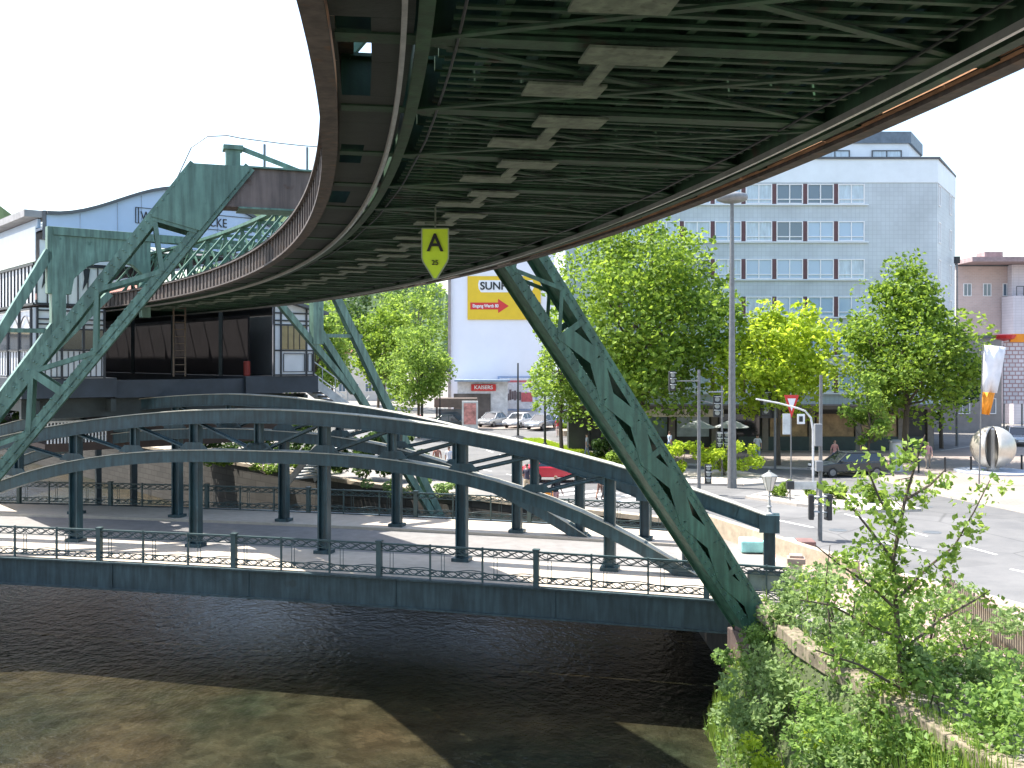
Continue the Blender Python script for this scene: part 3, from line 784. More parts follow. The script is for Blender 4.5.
m.build('eaves', paint('eaves_grey',(.3,.29,.29),.6), st)
m=MB()
for sg in (-1,1): m.frame_box(SP(sg*5.9,LST/2+.1,12.4),sp,sa,Vector((0,0,1)),.12,LST-.2,.36)
m.build('eaves_board', BLUEROOF, st)
# platform deck and underframe
m=MB()
m.prism([SP(-6.6,0,5.35),SP(-2.9,0,5.35),SP(-2.9,LST,5.35),SP(-6.6,LST,5.35)],(0,0,.8))
m.prism([SP(2.9,0,5.35),SP(6.6,0,5.35),SP(6.6,LST,5.35),SP(2.9,LST,5.35)],(0,0,.8))
m.prism([SP(-2.9,0.2,5.3),SP(2.9,.2,5.3),SP(2.9,.5,5.3),SP(-2.9,.5,5.3)],(0,0,.75))
m.build('platform', paint('platform_dark',(.035,.045,.06),.6,.3,1), st)
m=MB()
for l in (1,8,15,22,29):
    m.bar(SP(-6.4,l,4.9),SP(6.4,l,4.9),.3,.8)
    if l>10:
        for d in (-5.5,5.5): m.bar(SP(d,l,4.6),SP(d,l,-3.5),.35,.35,up=sa)
for d in (-6,-3,3,6): m.bar(SP(d,0.1,5.0),SP(d,LST,5.0),.2,.5)
m.build('support_frame', DARKSTEEL, st)
PANEL=paint('white_panel',(.66,.68,.72),.5,.06,2,bump=0)
TIMB=paint('black_timber',(.025,.028,.035),.5,.2,3,bump=0)
OCHRE=paint('ochre_glazing',(.33,.25,.12),.3,.25,1.2,bump=0)
# right cabin
zf=6.15
m=MB(); m.prism([SP(4.25,-.02,zf),SP(6.35,-.02,zf),SP(6.35,-.02,9.2),SP(4.25,-.02,9.75)],sa*.1)
m.prism([SP(6.27,0.1,zf),SP(6.37,.1,zf),SP(6.37,LST,zf),SP(6.27,LST,zf)],(0,0,3.0))
wl_=m.build('cabin_wall', PANEL, st)
m=MB(); f=-.05
for d in (4.27,4.62,5.95,6.33): m.bar(SP(d,f,zf),SP(d,f,9.2 if d>6 else 9.5),.07,.06,up=sa)
for z in (zf+.05,7.35,8.55,8.75,9.1): m.bar(SP(4.27,f,z),SP(6.33,f,z),.05,.07)
for a_,b_,c_,e_ in ((4.75,5.85,zf+.2,7.2),(6.03,6.25,zf+.2,7.2)):
    for z in (c_,e_): m.bar(SP(a_,f-.01,z),SP(b_,f-.01,z),.03,.03)
    for d in (a_,b_): m.bar(SP(d,f-.01,c_),SP(d,f-.01,e_),.03,.03,up=sa)
m.build('timber_frame', TIMB, wl_)
m=MB(); m.frame_box(SP(5.28,-.04,7.95),sp,sa,Vector((0,0,1)),1.22,.03,1.1); wn=m.build('window', OCHRE, wl_)
m=MB()
for d in (4.98,5.28,5.58): m.bar(SP(d,f-.012,7.4),SP(d,f-.012,8.5),.03,.03,up=sa)
m.build('glazing_bar', TIMB, wn)
m=MB(); m.prism([SP(3.9,-.5,9.85),SP(6.9,-.5,9.05),SP(6.9,-.5,9.2),SP(3.9,-.5,10.0)],sa*LST); m.build('side_roof', SLATE, st)
# left cabin: side wall that faces us and short front wall
m=MB(); m.prism([SP(-6.05,-.02,zf),SP(-3.4,-.02,zf),SP(-3.4,-.02,9.0),SP(-6.05,-.02,9.0)],sa*.1)
m.prism([SP(-6.15,0.1,zf),SP(-6.05,.1,zf),SP(-6.05,LST,zf),SP(-6.15,LST,zf)],(0,0,2.85))
wl2=m.build('cabin_wall', PANEL, st)
m=MB()
for k in range(12):
    d=-5.95+k*.22; m.bar(SP(d,f,zf+.05),SP(d,f,7.25),.03,.04,up=sa)
for z in (zf+.05,7.3,8.15,8.35,8.55,8.9): m.bar(SP(-6.05,f,z),SP(-3.4,f,z),.05,.06)
for d in (-6.03,-5.1,-4.25,-3.42): m.bar(SP(d,f,zf),SP(d,f,9.0),.08,.08,up=sa)
l=.2
while l<LST-1:
    m.bar(SP(-6.2,l,zf),SP(-6.2,l,9.0),.08,.08); 
    for q in (.45,.9,1.35): m.bar(SP(-6.2,l+q,zf+.1),SP(-6.2,l+q,7.25),.03,.03)
    pts=[SP(-6.2,l+.1+1.6*t/6,8.2+.5*math.sin(math.pi*t/6)) for t in range(7)]; m.tube(pts,.03,4)
    l+=1.8
for z in (zf+.05,7.3,8.15,8.95): m.bar(SP(-6.2,.1,z),SP(-6.2,LST,z),.05,.06)
m.build('timber_frame', TIMB, wl2)
m=MB()
for d in (-5.55,-4.68,-3.84): m.frame_box(SP(d,-.035,7.73),sp,sa,Vector((0,0,1)),.72,.03,.78)
wn=m.build('window', DGLASS, wl2)
l=.35
m=MB()
while l<LST-2: m.frame_box(SP(-6.17,l+.75,7.73),sp,sa,Vector((0,0,1)),.03,1.4,.78); l+=1.8
m.build('window', DGLASS, wl2)
# clerestory screens with black whiplash tracery, curved lower edge
m=MB()
n=14
top=[SP(-6.05+2.75*i/n,-.04,10.75) for i in range(n+1)]; bot=[SP(-6.05+2.75*i/n,-.04,9.15+.0*i if i<8 else 9.15+.75*((i-8)/6)**2) for i in range(n+1)]
m.prism(top+bot[::-1], sa*.04)
m.prism([SP(-6.12,0,9.15),SP(-6.12,0,10.75),SP(-6.12,LST,10.75),SP(-6.12,LST,9.15)],sp*.04)
m.prism([SP(-6.1,0,10.86),SP(-6.1,0,12.25),SP(-6.1,LST,12.25),SP(-6.1,LST,10.86)],sp*.03)
m.prism([SP(-5.9,.1,10.86),SP(-2.2,.1,10.86),SP(-2.2,.1,11.74),SP(-5.9,.1,11.74)],sa*.03)
scn=m.build('clerestory', FROST, st)
m=MB()
for i in range(0,n): m.bar(top[i]-sa*.03,top[i+1]-sa*.03,.05,.09); m.bar(bot[i]-sa*.03,bot[i+1]-sa*.03,.05,.09)
for i in range(0,n+1,2): m.bar(top[i]-sa*.03,bot[i]-sa*.03,.04,.04,up=sa)
for i in range(1,n,4):
    m.prism([top[i]-sa*.05+Vector((0,0,-.1)),top[i]+sp*.28-sa*.05+Vector((0,0,-.1)),top[i]+sp*.22-sa*.05+Vector((0,0,-.55)),top[i]-sp*.02-sa*.05+Vector((0,0,-1.0)),top[i]+sp*.05-sa*.05+Vector((0,0,-.5))],sa*.02)
l=.2
while l<LST:
    m.bar(SP(-6.15,l,9.15),SP(-6.15,l,10.75),.05,.05); l+=.55
m.bar(SP(-6.15,0,10.75),SP(-6.15,LST,10.75),.07,.1); m.bar(SP(-6.15,0,9.15),SP(-6.15,LST,9.15),.07,.1)
m.build('tracery', TIMB, scn)
# dark hall lining: back wall, inner partitions, lit little windows, red bin
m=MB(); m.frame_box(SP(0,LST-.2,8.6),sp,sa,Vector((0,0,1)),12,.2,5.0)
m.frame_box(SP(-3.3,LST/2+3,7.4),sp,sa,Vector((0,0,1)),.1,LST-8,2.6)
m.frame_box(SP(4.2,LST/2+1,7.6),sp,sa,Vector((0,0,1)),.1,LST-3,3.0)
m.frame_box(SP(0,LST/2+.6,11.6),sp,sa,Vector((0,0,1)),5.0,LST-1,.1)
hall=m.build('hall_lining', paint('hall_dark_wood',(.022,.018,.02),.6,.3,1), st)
m=MB()
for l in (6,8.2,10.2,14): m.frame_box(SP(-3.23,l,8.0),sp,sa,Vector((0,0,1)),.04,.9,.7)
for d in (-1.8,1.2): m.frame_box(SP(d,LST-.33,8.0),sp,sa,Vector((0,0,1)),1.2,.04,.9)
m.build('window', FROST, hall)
for l in (3,9,15,21,27):
    for d in (-3.0,3.0):
        m=MB(); m.bar(SP(d,l,zf),SP(d,l,11.5),.16,.16); m.build('hall_column', DARKSTEEL, st)
m=MB()
m.prism([SP(-5.2,2,3.0),SP(6.0,2,3.0),SP(6.0,LST-2,3.0),SP(-5.2,LST-2,3.0)],(0,0,.35))
m.prism([SP(-2.6,2.0,3.35),SP(6.0,2.0,3.35),SP(6.0,2.2,3.35),SP(-2.6,2.2,3.35)],(0,0,1.5))
m.prism([SP(5.8,2.21,3.35),SP(6.0,2.21,3.35),SP(6.0,LST-2,3.35),SP(5.8,LST-2,3.35)],(0,0,1.5))
mz=m.build('lower_gallery', paint('gallery_brown',(.07,.045,.035),.7,.3,1.5), st)
m=MB()
for k in range(18): m.bar(SP(-5.1+k*.14,1.95,3.36),SP(-5.1+k*.14,1.95,4.25),.05)
m.bar(SP(-5.2,1.95,4.28),SP(-2.6,1.95,4.28),.08,.07); m.build('balusters', WHITEP, mz)
m=MB(); c=SP(3.5,1.2,zf); m.lathe(c,[(.14,0),(.16,.05),(.16,.6),(.17,.63),(.14,.7)],12)
tag(m.build('litter_bin', paint('bin_red',(.3,.04,.03),.6), loc=tuple(c)),'small red bin on the dark platform inside the station mouth','bin')
# stairs of the station on the right side going down to the bridge corner
m=MB()
for k in range(10): m.frame_box(SP(6.8+k*.29,1.9,6.0-k*.19),sp,sa,Vector((0,0,1)),.3,1.6,.1)
for l in (1.05,2.75):
    m.bar(SP(6.6,l,6.05),SP(9.7,l,4.0),.06,.4); m.bar(SP(6.6,l,7.05),SP(9.7,l,5.0),.05,.05)
    for k in range(5): m.bar(SP(6.7+k*.72,l,6.0-k*.47),SP(6.7+k*.72,l,7.0-k*.47),.04)
m.frame_box(SP(10.4,1.9,4.1),sp,sa,Vector((0,0,1)),1.5,1.8,.12)
for k in range(20): m.frame_box(SP(10.4,2.95+k*.29,4.0-k*.2),sp,sa,Vector((0,0,1)),1.5,.3,.1)
for d in (9.6,11.2):
    m.bar(SP(d,2.8,4.0),SP(d,8.8,0),.06,.4); m.bar(SP(d,2.8,5.0),SP(d,8.8,1.0),.05,.05)
m.build('staircase', paint('stair_pale',(.45,.46,.46),.6), st)

# ------------------------------------------------------------ buildings
def window(parent, c, w, h, rz=0, glass=GLASS, frame=WHITEP, mull=(0,), trans=(-.25,), depth=.1, name='window', fw=.07):
    ax=Vector((math.cos(rz),math.sin(rz),0)); ay=Vector((-math.sin(rz),math.cos(rz),0)); az=Vector((0,0,1)); c=Vector(c)
    m=MB()
    for q in (-1,1):
        m.frame_box(c+ax*q*(w/2-fw/2),ax,ay,az,fw,depth,h); m.frame_box(c+az*q*(h/2-fw/2),ax,ay,az,w-2*fw,depth*.9,fw)
    for q in mull: m.frame_box(c+ax*q*w,ax,ay,az,fw,depth*.8,h-2*fw)
    for q in trans: m.frame_box(c+az*q*h,ax,ay,az,w-2*fw,depth*.7,fw*.9)
    o=m.build(name,frame,parent)
    m=MB(); m.frame_box(c+ay*depth*.2,ax,ay,az,w-.04,.02,h-.04); m.build('pane',glass,o)
    return o
OFFW=tiled('office_tiles',(.54,.6,.635),(.44,.495,.53),.32,.32,.5,'XZ',off=0,msize=.018,var=.06,bump=.15)
OFFT=paint('office_pale_panel',(.72,.78,.82),.5,.06,.6,bump=.05)
ofb=thing('office_building','tall pale blue tiled office block with rows of white double windows','building',(20,75,0))
m=MB(); fp=[(4,75),(31.9,75),(36.5,82.4),(36.5,95),(4,95)]
m.prism([(a,b_,3.3) for a,b_ in fp],(0,0,16.9)); wal=m.build('wall', OFFW, ofb)
fp2=[(3.97,74.94),(31.93,74.94),(36.56,82.4),(36.56,95.1),(3.97,95.1)]
m=MB(); m.prism([(a,b_,20.2) for a,b_ in fp2],(0,0,1.75)); m.build('parapet', OFFT, ofb)
m=MB(); m.prism([(a+(.1 if a>20 else -.1),b_-(.1 if b_<80 else -.1),21.95) for a,b_ in fp2],(0,0,.16)); m.build('parapet_cap', SLATE, ofb)
m=MB(); m.prism([(6,77.2),(30.6,77.2),(33.4,81.8),(33.4,93),(6,93)] and [(a,b_,21.96) for a,b_ in [(6,77.2),(30.6,77.2),(33.4,81.8),(33.4,93),(6,93)]],(0,0,1.65))
ph=m.build('penthouse', OFFT, ofb)
m=MB(); m.prism([(a,b_,23.61) for a,b_ in [(5.9,77.05),(30.75,77.05),(33.6,81.8),(33.6,93.1),(5.9,93.1)]],(0,0,.9)); m.build('penthouse_roof', paint('roof_band_blue',(.12,.16,.2),.5), ofb)
for X in (13.5,19.2,24.9,29.5-.6):
    window(ofb,(X,77.12,22.7),2.3,.75,glass=CURTAIN,frame=SLATE,trans=())
rnd=random.Random(5)
for r,z in enumerate((19.35,16.55,13.72,10.9,8.05,5.2)):
    for c_ in range(8):
        X=25.43-c_*2.31
        g=rnd.choice([GLASSB,GLASSB,GLASS,CURTAIN,CURTAIN])
        window(ofb,(X,74.97,z),1.98,1.5,glass=g,mull=(0,),trans=(-.27,),depth=.14)
    for c_ in range(1,9):
        m=MB(); m.box((25.43+1.155-c_*2.31,74.98,z),(.3,.06,1.5)); m.build('spandrel_panel', BROWNP, ofb)
    m=MB(); m.box((17.4,74.93,z-.82),(18.6,.2,.08)); m.build('sill', OFFT, ofb)
# right flank windows
u=Vector((36.5-31.9,82.4-75,0)); rzz=math.atan2(u.y,u.x); u.normalize()
for z in (19.35,16.55,13.72,10.9):
    for t in (1.0,6.3): 
        c=Vector((31.9,75,z))+u*t; window(ofb,tuple(c),.95,1.6,rz=rzz,glass=GLASS,mull=(),trans=())
# shops at street level
DARKW=paint('shop_interior',(.035,.035,.035),.6,.4,.6,bump=0)
m=MB(); m.box((18,76.2,1.6),(27.5,1.9,3.3)); m.build('shop_floor', DARKW, ofb)
m=MB(); m.box((18.5,73.9,3.45),(28,2.4,.28)); m.build('canopy', paint('canopy_brown',(.1,.085,.08),.7), ofb)
m=MB(); m.box((12.4,73.5,3.0),(6.3,.12,.55)); sb=m.build('sign_board', paint('cream_board',(.62,.58,.48),.6,bump=0), ofb)
text('RESTAURANT',.5,BLACK,ofb,(12.7,73.42,3.0),sx=1.05)
for X in (9,12,15.2,19,22.5,26,29.2,31.4):
    m=MB(); m.box((X,75.15,1.6),(.45,.3,3.2)); m.build('pier', paint('pier_stone',(.2,.18,.16),.7), ofb)
for X,w,mt in ((10.5,2.3,paint('poster_teal',(.12,.2,.2),.4)),(13.6,2.4,paint('pale_door',(.35,.42,.45),.4)),(17.1,3,DGLASS),(20.8,2.8,paint('shop_ochre',(.35,.24,.12),.5,.5,1.5)),(24.3,2.8,paint('shop_ochre2',(.3,.2,.1),.5,.5,1.5)),(27.6,2.6,MATS['shop_ochre'])):
    m=MB(); m.box((X,75.2,2.0),(w,.08,1.7)); m.build('shop_window', mt, ofb)
m=MB(); m.box((24,75.08,.6),(14,.12,1.1)); m.build('shop_plinth', paint('plinth_green',(.03,.055,.055),.5), ofb)

# white building with the yellow board
BX,BY=-6.7,108
wb=thing('white_building','white rendered windowless block with a big yellow advert board','building',(0,BY,0))
m=MB(); m.box((-.7+0,BY+8,9.2),(12.0,16,18.4)); m.build('wall', paint('white_wall',(.8,.8,.85),.8,.04,.3,bump=.05), wb)
m=MB(); m.box((7.2,BY+9,8.4),(3.9,14,16.8)); m.box((9.8,BY+11,5.5),(4.5,14,11)); m.build('annexe', WHITE, wb)
m=MB(); m.box((-.7,BY+8,18.5),(12.3,16.3,.22)); m.build('roof_edge', paint('roof_cream',(.5,.44,.36),.7), wb)
m=MB(); m.box((3.6,BY+3,19.6),(3.4,3,2.0)); m.build('roof_plant', SLATE, wb)
m=MB(); m.box((-6.75,BY-.15,9.2),(.3,.25,18.2)); m.build('downpipe', paint('pipe_brown',(.3,.26,.24),.6), wb)
yb=MB(); yb.box((-.85,BY-.1,13.6),(7.9,.12,4.7)); bo=yb.build('advert_board', YELLOW, wb)
m=MB(); m.prism([(x,BY-.18,z) for x,z in [(-3.55,15.5),(-3.65,15.1),(-3.6,14.6),(-3.35,14.2),(2.1,14.2),(2.3,14.6),(2.4,15.0),(2.2,15.5)]],(0,.03,0)); m.build('capsule', WHITEP, bo)
text('SUNPOINT',1.15,BLACK,bo,(-.62,BY-.22,14.85),bold=.025,sx=1.0)
m=MB(); m.prism([(x,BY-.18,z) for x,z in [(-4.5,13.1),(-4.5,12.35),(-1.5,12.35),(-1.5,11.95),(-.35,12.72),(-1.5,13.5),(-1.5,13.1)]],(0,.03,0)); m.build('arrow', REDP, bo)
text('Eingang Werth 80',.48,WHITEP,bo,(-2.85,BY-.22,12.72),sx=.8,bold=.012)
m=MB(); m.box((-3.1,BY-1.3,2.3),(5.3,2.4,4.6)); shp=m.build('shop_front', paint('shop_white',(.6,.6,.6),.6), wb)
m=MB(); m.box((-4.2,BY-2.55,1.7),(3.9,.08,3.3)); m.build('shop_opening', paint('shop_dark',(.1,.085,.075),.6,.4,.8,bump=0), wb)
m=MB(); m.box((-3.0,BY-2.6,4.0),(2.6,.12,.7)); m.build('red_sign', REDP, wb)
text('KAISERS',.55,WHITEP,wb,(-3.0,BY-2.7,4.0),bold=.01)
m=MB(); m.box((-3.1,BY-2.5,4.75),(5.8,2.8,.2)); m.build('shop_roof', paint('shop_roof_blue',(.25,.32,.4),.6), wb)
bb=MB(); bb.box((.55,BY-.15,3.3),(4.2,.2,3.7)); hb=bb.build('billboard', paint('billboard_frame',(.3,.38,.55),.5), wb)
m=MB(); m.box((.55,BY-.27,3.3),(3.8,.04,3.3)); m.build('poster', paint('poster_white',(.7,.69,.72),.5,bump=0), hb)
m=MB(); rnd=random.Random(2)
for k in range(7): m.box((-.7+k*.26,BY-.3,3.0+rnd.uniform(-.1,.2)),(.24,.03,rnd.uniform(.7,1.3)))
m.build('poster_figures', paint('figure_dark',(.16,.12,.13),.5,.6,3,bump=0), hb)
m=MB(); m.box((1.6,BY-.3,2.9),(1.2,.03,1.0)); m.box((.6,BY-.3,4.6),(3.0,.03,.22)); m.build('poster_red', paint('poster_red',(.55,.12,.13),.5,.3,3,bump=0), hb)

def plain_building(name,label,x0,x1,y0,dep,h,wm,roof=None,rows=0,cols=0,base=0,ww=1.2,wh=1.4,roofh=0,glass=GLASS):
    t=thing(name,label,'building',((x0+x1)/2,y0,0))
    m=MB(); m.box(((x0+x1)/2,y0+dep/2,(h+base)/2),(x1-x0,dep,h-base)); m.build('wall',wm,t)
    if roofh:
        m=MB(); m.prism([(x0-.3,y0-.3,h),(x1+.3,y0-.3,h),(x1+.3,y0+dep/2,h+roofh),(x0-.3,y0+dep/2,h+roofh)],(0,.05,.25)); m.prism([(x0-.3,y0+dep,h),(x1+.3,y0+dep,h),(x1+.3,y0+dep/2,h+roofh),(x0-.3,y0+dep/2,h+roofh)],(0,.05,.25)); m.build('roof',roof,t)
    else:
        m=MB(); m.box(((x0+x1)/2,y0+dep/2,h+.15),(x1-x0+.4,dep+.4,.3)); m.build('roof',roof or SLATE,t)
    for r in range(rows):
        for c_ in range(cols):
            X=x0+(x1-x0)*(c_+.5)/cols; Z=base+ (h-base)*(r+.55)/rows
            window(t,(X,y0-.02,Z),ww,wh,glass=glass,trans=(),depth=.12)
    return t
PINK=tiled('pink_brick',(.6,.46,.42),(.6,.52,.5),.5,.18,.8,'XZ',msize=.02,var=.12)
PALEB=tiled('pale_brick',(.68,.63,.66),(.58,.54,.56),.6,.3,.8,'XZ',off=0,msize=.03,var=.05)
pk=plain_building('brick_building','pinkish brick block with roof terrace between the office and the right edge',49,55.5,110,14,17.2,PINK,rows=3,cols=3,ww=.9,wh=1.4)
m=MB(); m.box((56.4,108.6,6.9),(5.2,2.6,13.8)); m.build('blank_wall', PALEB, pk)
m=MB(); m.box((57,113,15.6),(5,8,3.4)); m.build('terrace_storey', PALEB, pk)
m=MB(); m.box((55.2,110.5,17.6),(12.8,9,.5)); m.box((53,111,18.3),(2,2,1.0)); m.build('terrace_roof', paint('dusty_pink_roof',(.3,.22,.22),.7), pk)
m=MB()
for k in range(7): m.bar((54.2+k*.75,107.4,13.8),(54.2+k*.75,107.4,14.8),.07)
m.bar((54.2,107.4,14.8),(58.8,107.4,14.8),.08); m.box((58.4,108,15),(.5,.5,2.4)); m.build('terrace_railing', SLATE, pk)
plain_building('gabled_house','low brick house with dark tiled roof at the far right edge',60.5,75,112,12,10.8,paint('house_brick',(.38,.27,.22),.8,.15,2),SLATE,rows=3,cols=5,roofh=4.5)
plain_building('grey_house','dim grey house behind the globe sculpture under the trees',37,47,96,10,9,paint('dim_house',(.25,.23,.22),.8,.15,1),SLATE,rows=2,cols=4,ww=1.4,wh=1.5)
plain_building('pale_apartment_house','pale rendered apartment house on the left bank behind the portal legs',-75,-44,74,14,9.0,paint('pale_render',(.6,.58,.55),.8,.1,.5),SLATE,rows=3,cols=9)
plain_building('cream_house','cream house far behind the station along the river',-60,-36,118,14,12.0,paint('cream_render',(.55,.5,.42),.8,.1,.5),paint('tile_roof',(.25,.1,.07),.8),rows=3,cols=7,roofh=4)
plain_building('distant_house','small pale house showing between trees at the end of the street',-30,-21,170,10,8,paint('cream_render2',(.6,.57,.52),.8,.1,.5),MATS['tile_roof'],rows=2,cols=4,roofh=3)

# ------------------------------------------------------------ vegetation
def leaves(m, c, r, n, size, rnd, flat_=.8, droop=0):
    c=Vector(c)
    for _ in range(n):
        while True:
            v=Vector((rnd.uniform(-1,1),rnd.uniform(-1,1),rnd.uniform(-1,1)))
            if v.length<1: break
        p=c+Vector((v.x*r,v.y*r,v.z*r*flat_))
        u=Vector((rnd.gauss(0,1),rnd.gauss(0,1),rnd.gauss(0,.6)-droop)).normalized()
        w=u.cross(Vector((rnd.gauss(0,1),rnd.gauss(0,1),rnd.gauss(0,1)))).normalized()
        s=size*rnd.uniform(.6,1.3)
        k=u.cross(w)*s*.12
        m.add([p-u*s*.5,p+w*s*.34+k,p+u*s*.5,p-w*s*.34+k],[(0,1,2,3)])
def tree(name,label,x,y,z0,h,rx,rz,cz,mat,n=7000,size=.32,nclump=110,seed=1,trunk_r=.22,group=None,ry=None,cat='tree',lean=(0,0),rough=.28,shape=1.0):
    rnd=random.Random(seed); ry=ry or rx
    t=thing(name,label,cat,(x,y,z0),group=group)
    m=MB(); cl=[]
    for i in range(nclump):
        
        while True:
            v=Vector((rnd.uniform(-1,1),rnd.uniform(-1,1),rnd.uniform(-1,1)))
            if .15<v.length<1: break
        q=v.length; v=v/q*(q**.6)*rnd.uniform(1-rough,1+rough*.45)
        taper=1-(shape-1)*max(0,v.z)
        cl.append(Vector((x+lean[0]+v.x*rx*taper, y+lean[1]+v.y*ry*taper, z0+cz+v.z*rz)))
    per=n//nclump; rr=.17*(rx+rz)/2*2
    for c in cl:
        q=rnd.uniform(.35,1.2); leaves(m,c,rr*q,int(per*q*rnd.uniform(.9,1.5)),size*rnd.uniform(.75,1.2),rnd)
    m.build('crown',mat,t)
    m=MB(); top=z0+cz+rz*.45
    pts=[Vector((x+lean[0]*k/5+rnd.uniform(-.08,.08)*(k>0),y+lean[1]*k/5,z0-.1+(top-z0)*k/5)) for k in range(6)]
    m.tube(pts,[trunk_r*(1-.15*k) for k in range(6)],8)
    for c in cl[::max(1,nclump//14)]:
        k=rnd.choice((2,3,4)); a=pts[k]; mid=(a+c)/2+Vector((0,0,-.1*rz)); m.tube([a,mid,c],[trunk_r*.4,trunk_r*.25,trunk_r*.08],5)
    m.build('trunk',BARK,t)
    return t
# the trees on the square
tree('plane_tree','tall dense plane tree left of the big mushroom lamp, yellow green on its left',8.5,66,0,17,5.5,6.9,9.5,LEAF_A,23000,.36,200,11,.3,rough=.34)
tree('linden_tree','slim light green tree right beside the white building wall',3.6,72,0,10,2.6,4.0,6.2,LEAF_D,4500,.3,60,12,.16)
tree('maple_tree','bright yellow green tree in front of the office windows behind the signals',17.2,64.5,0,10,4.3,3.7,6.9,LEAF_B,9500,.36,90,13,.18,shape=1.45,rough=.4)
tree('plane_tree','broad green tree in front of the right corner of the office block',26.0,66,0,13,4.3,5.3,7.8,LEAF_A,14000,.34,130,14,.26,shape=1.75,rough=.36)
tree('young_tree','small round light green tree hanging over the dark estate car',21.8,61,0,6,1.6,2.0,3.9,LEAF_D,2200,.28,30,15,.1)
tree('street_tree','dark green tree beyond the globe sculpture near the pink building',33.5,78,0,10,2.8,3.6,6.0,LEAF_C,4000,.34,50,16,.18)
tree('street_tree','light green street tree left of the white building with its trunk on the kerb',-8.2,88,0,9,3.0,3.6,6.2,LEAF_D,6500,.32,80,17,.15,shape=1.3)
spots=[(-15,118,14,LEAF_A,'mid green tree at the far end of the street, nearest the white building'),
(-22,112,13,LEAF_D,'light green tree behind the station corner'),
(-27,104,12,LEAF_C,'dark green tree just right of the station cabin'),
(-31,122,16,LEAF_A,'big mid green tree rising behind the anchor portal legs'),
(-19,142,19,LEAF_C,'tallest dark tree on the far side of the street'),
(-12.5,134,18,LEAF_D,'fresh green tall tree directly left of the white wall'),
(-27,150,17,LEAF_A,'broad mid green tree at the back of the far wood'),
(-36,140,17,LEAF_C,'dark tree behind the right cabin roof of the station')]
for i,(X,Y,h,lm,lb) in enumerate(spots):
    tree('far_tree',lb,X,Y,0,h,h*.27,h*.38,h*.62,lm,5200,.5,70,30+i,.2,group='trees at the far end of the street')
tree('bank_tree','dark tree on the left bank at the left edge behind the portal',-30,58,0,12,3.4,4.6,7.4,LEAF_C,6000,.34,70,50,.2)
def shrub(name,label,c,rx,ry,h,mat,n,size,seed,group=None,cat='shrub'):
    rnd=random.Random(seed); t=thing(name,label,cat,tuple(c),group=group); m=MB()
    k=max(6,int(n/120))
    for i in range(k):
        a=rnd.uniform(0,6.28); q=rnd.uniform(0,1)**.5
        leaves(m,(c[0]+math.cos(a)*q*rx,c[1]+math.sin(a)*q*ry,c[2]+h*rnd.uniform(.2,.85)),max(.25,.33*min(rx,ry)),n//k,size,rnd)
    m.build('foliage',mat,t)
    m=MB()
    for i in range(5):
        a=rnd.uniform(0,6.28); m.tube([(c[0],c[1],c[2]-.1),(c[0]+math.cos(a)*rx*.4,c[1]+math.sin(a)*ry*.4,c[2]+h*.6)],[.03,.01],5)
    m.build('stem',BARK,t); return t
shrub('shrub','bright green bush on the island left of the thin signal pole',(9.6,58.2,.12),1.2,1.0,2.2,LEAF_B,1800,.2,61)
shrub('shrub','wide yellow green bush on the island at the foot of the mushroom lamp',(12.5,58.6,.12),1.9,1.3,2.1,LEAF_B,3000,.2,62)
shrub('shrub','low green bush on the island, leftmost by the dark cabinet',(7.0,59,.12),1.2,1.0,1.3,LEAF_D,1400,.2,63)
shrub('shrub','small round shrub on the kerbed island below the car',(13.6,49.7,.12),.8,.6,.75,LEAF_D,900,.14,64)
shrub('shrub','low wide shrub on the kerbed island under the yellow leaves',(15.6,49,.12),1.2,.7,.8,LEAF_A,1300,.14,65)
shrub('shrub','dense low green shrub on the kerbed island at its right end',(17.2,48,.12),1.1,.7,.95,LEAF_A,1200,.14,66)
shrub('shrub','dark round bush at the end of the grass strip behind the red car',(6.6,68,.12),1.4,1.2,1.5,LEAF_C,1500,.2,67)
shrub('shrub','bushy planting in the round planter by the white cars',(6.1,92,.4),1.6,1.2,1.8,LEAF_A,1400,.24,68)
shrub('shrub','leafy plants beneath the station just behind the far railing',(-15.0,61,0),4.5,1.2,1.5,LEAF_D,3200,.2,69)
shrub('shrub','pale hedge on the bank corner behind the far bridge railing',(-4.8,50.0,0),2.6,1.0,1.1,LEAF_E,2200,.16,70)
m=MB(); m.lathe((6.3,92,0),[(2.2,0),(2.3,.5),(2.1,.55)],20); tag(m.build('planter',STONE,loc=(6.3,92,0)),'round stone planter in front of the white building','planter')

shrub('hedge','tall dark hedge on the quay behind the bridge under the station',(-8.5,57.5,0),4.2,1.6,3.2,LEAF_C,7000,.26,71,cat='hedge')
shrub('hedge','long dark hedge further along the quay behind the far railing',(-17.5,68,0),5.0,1.8,3.4,LEAF_C,7000,.26,72,cat='hedge')
# river bank foliage, lower right
bk=[('fresh green willowy bush rising from the water at the left foot of the bank',6.3,23.2,-2.6,1.2,1.2,2.6,LEAF_E,3000,.13),
('bright lime bush low on the bank at the bottom edge of the view',5.95,21.0,-3.2,.8,.9,2.6,LEAF_B,2600,.12),
('dense grey green bush on the bank beneath the young tree',7.7,21.5,-1.6,1.3,1.2,2.2,LEAF_E,3400,.13),
('dark green bush on the bank right of the sapling trunk',8.6,19.2,-1.2,1.1,1.1,2.2,LEAF_A,3000,.13),
('loose bush against the picket fence',9.7,20.8,-.1,1.0,1.1,1.9,LEAF_E,2600,.12),
('feathery bush beside the sandstone pillar',7.9,26.0,-.6,1.1,.9,2.0,LEAF_E,2600,.12),
('mid green bush at the foot of the portal leg',6.6,26.2,-2.2,.9,.8,2.2,LEAF_D,2200,.12),
('low bush at the lower right corner of the bank',8.1,16.9,-1.8,1.0,1.2,1.7,LEAF_D,2400,.11)]
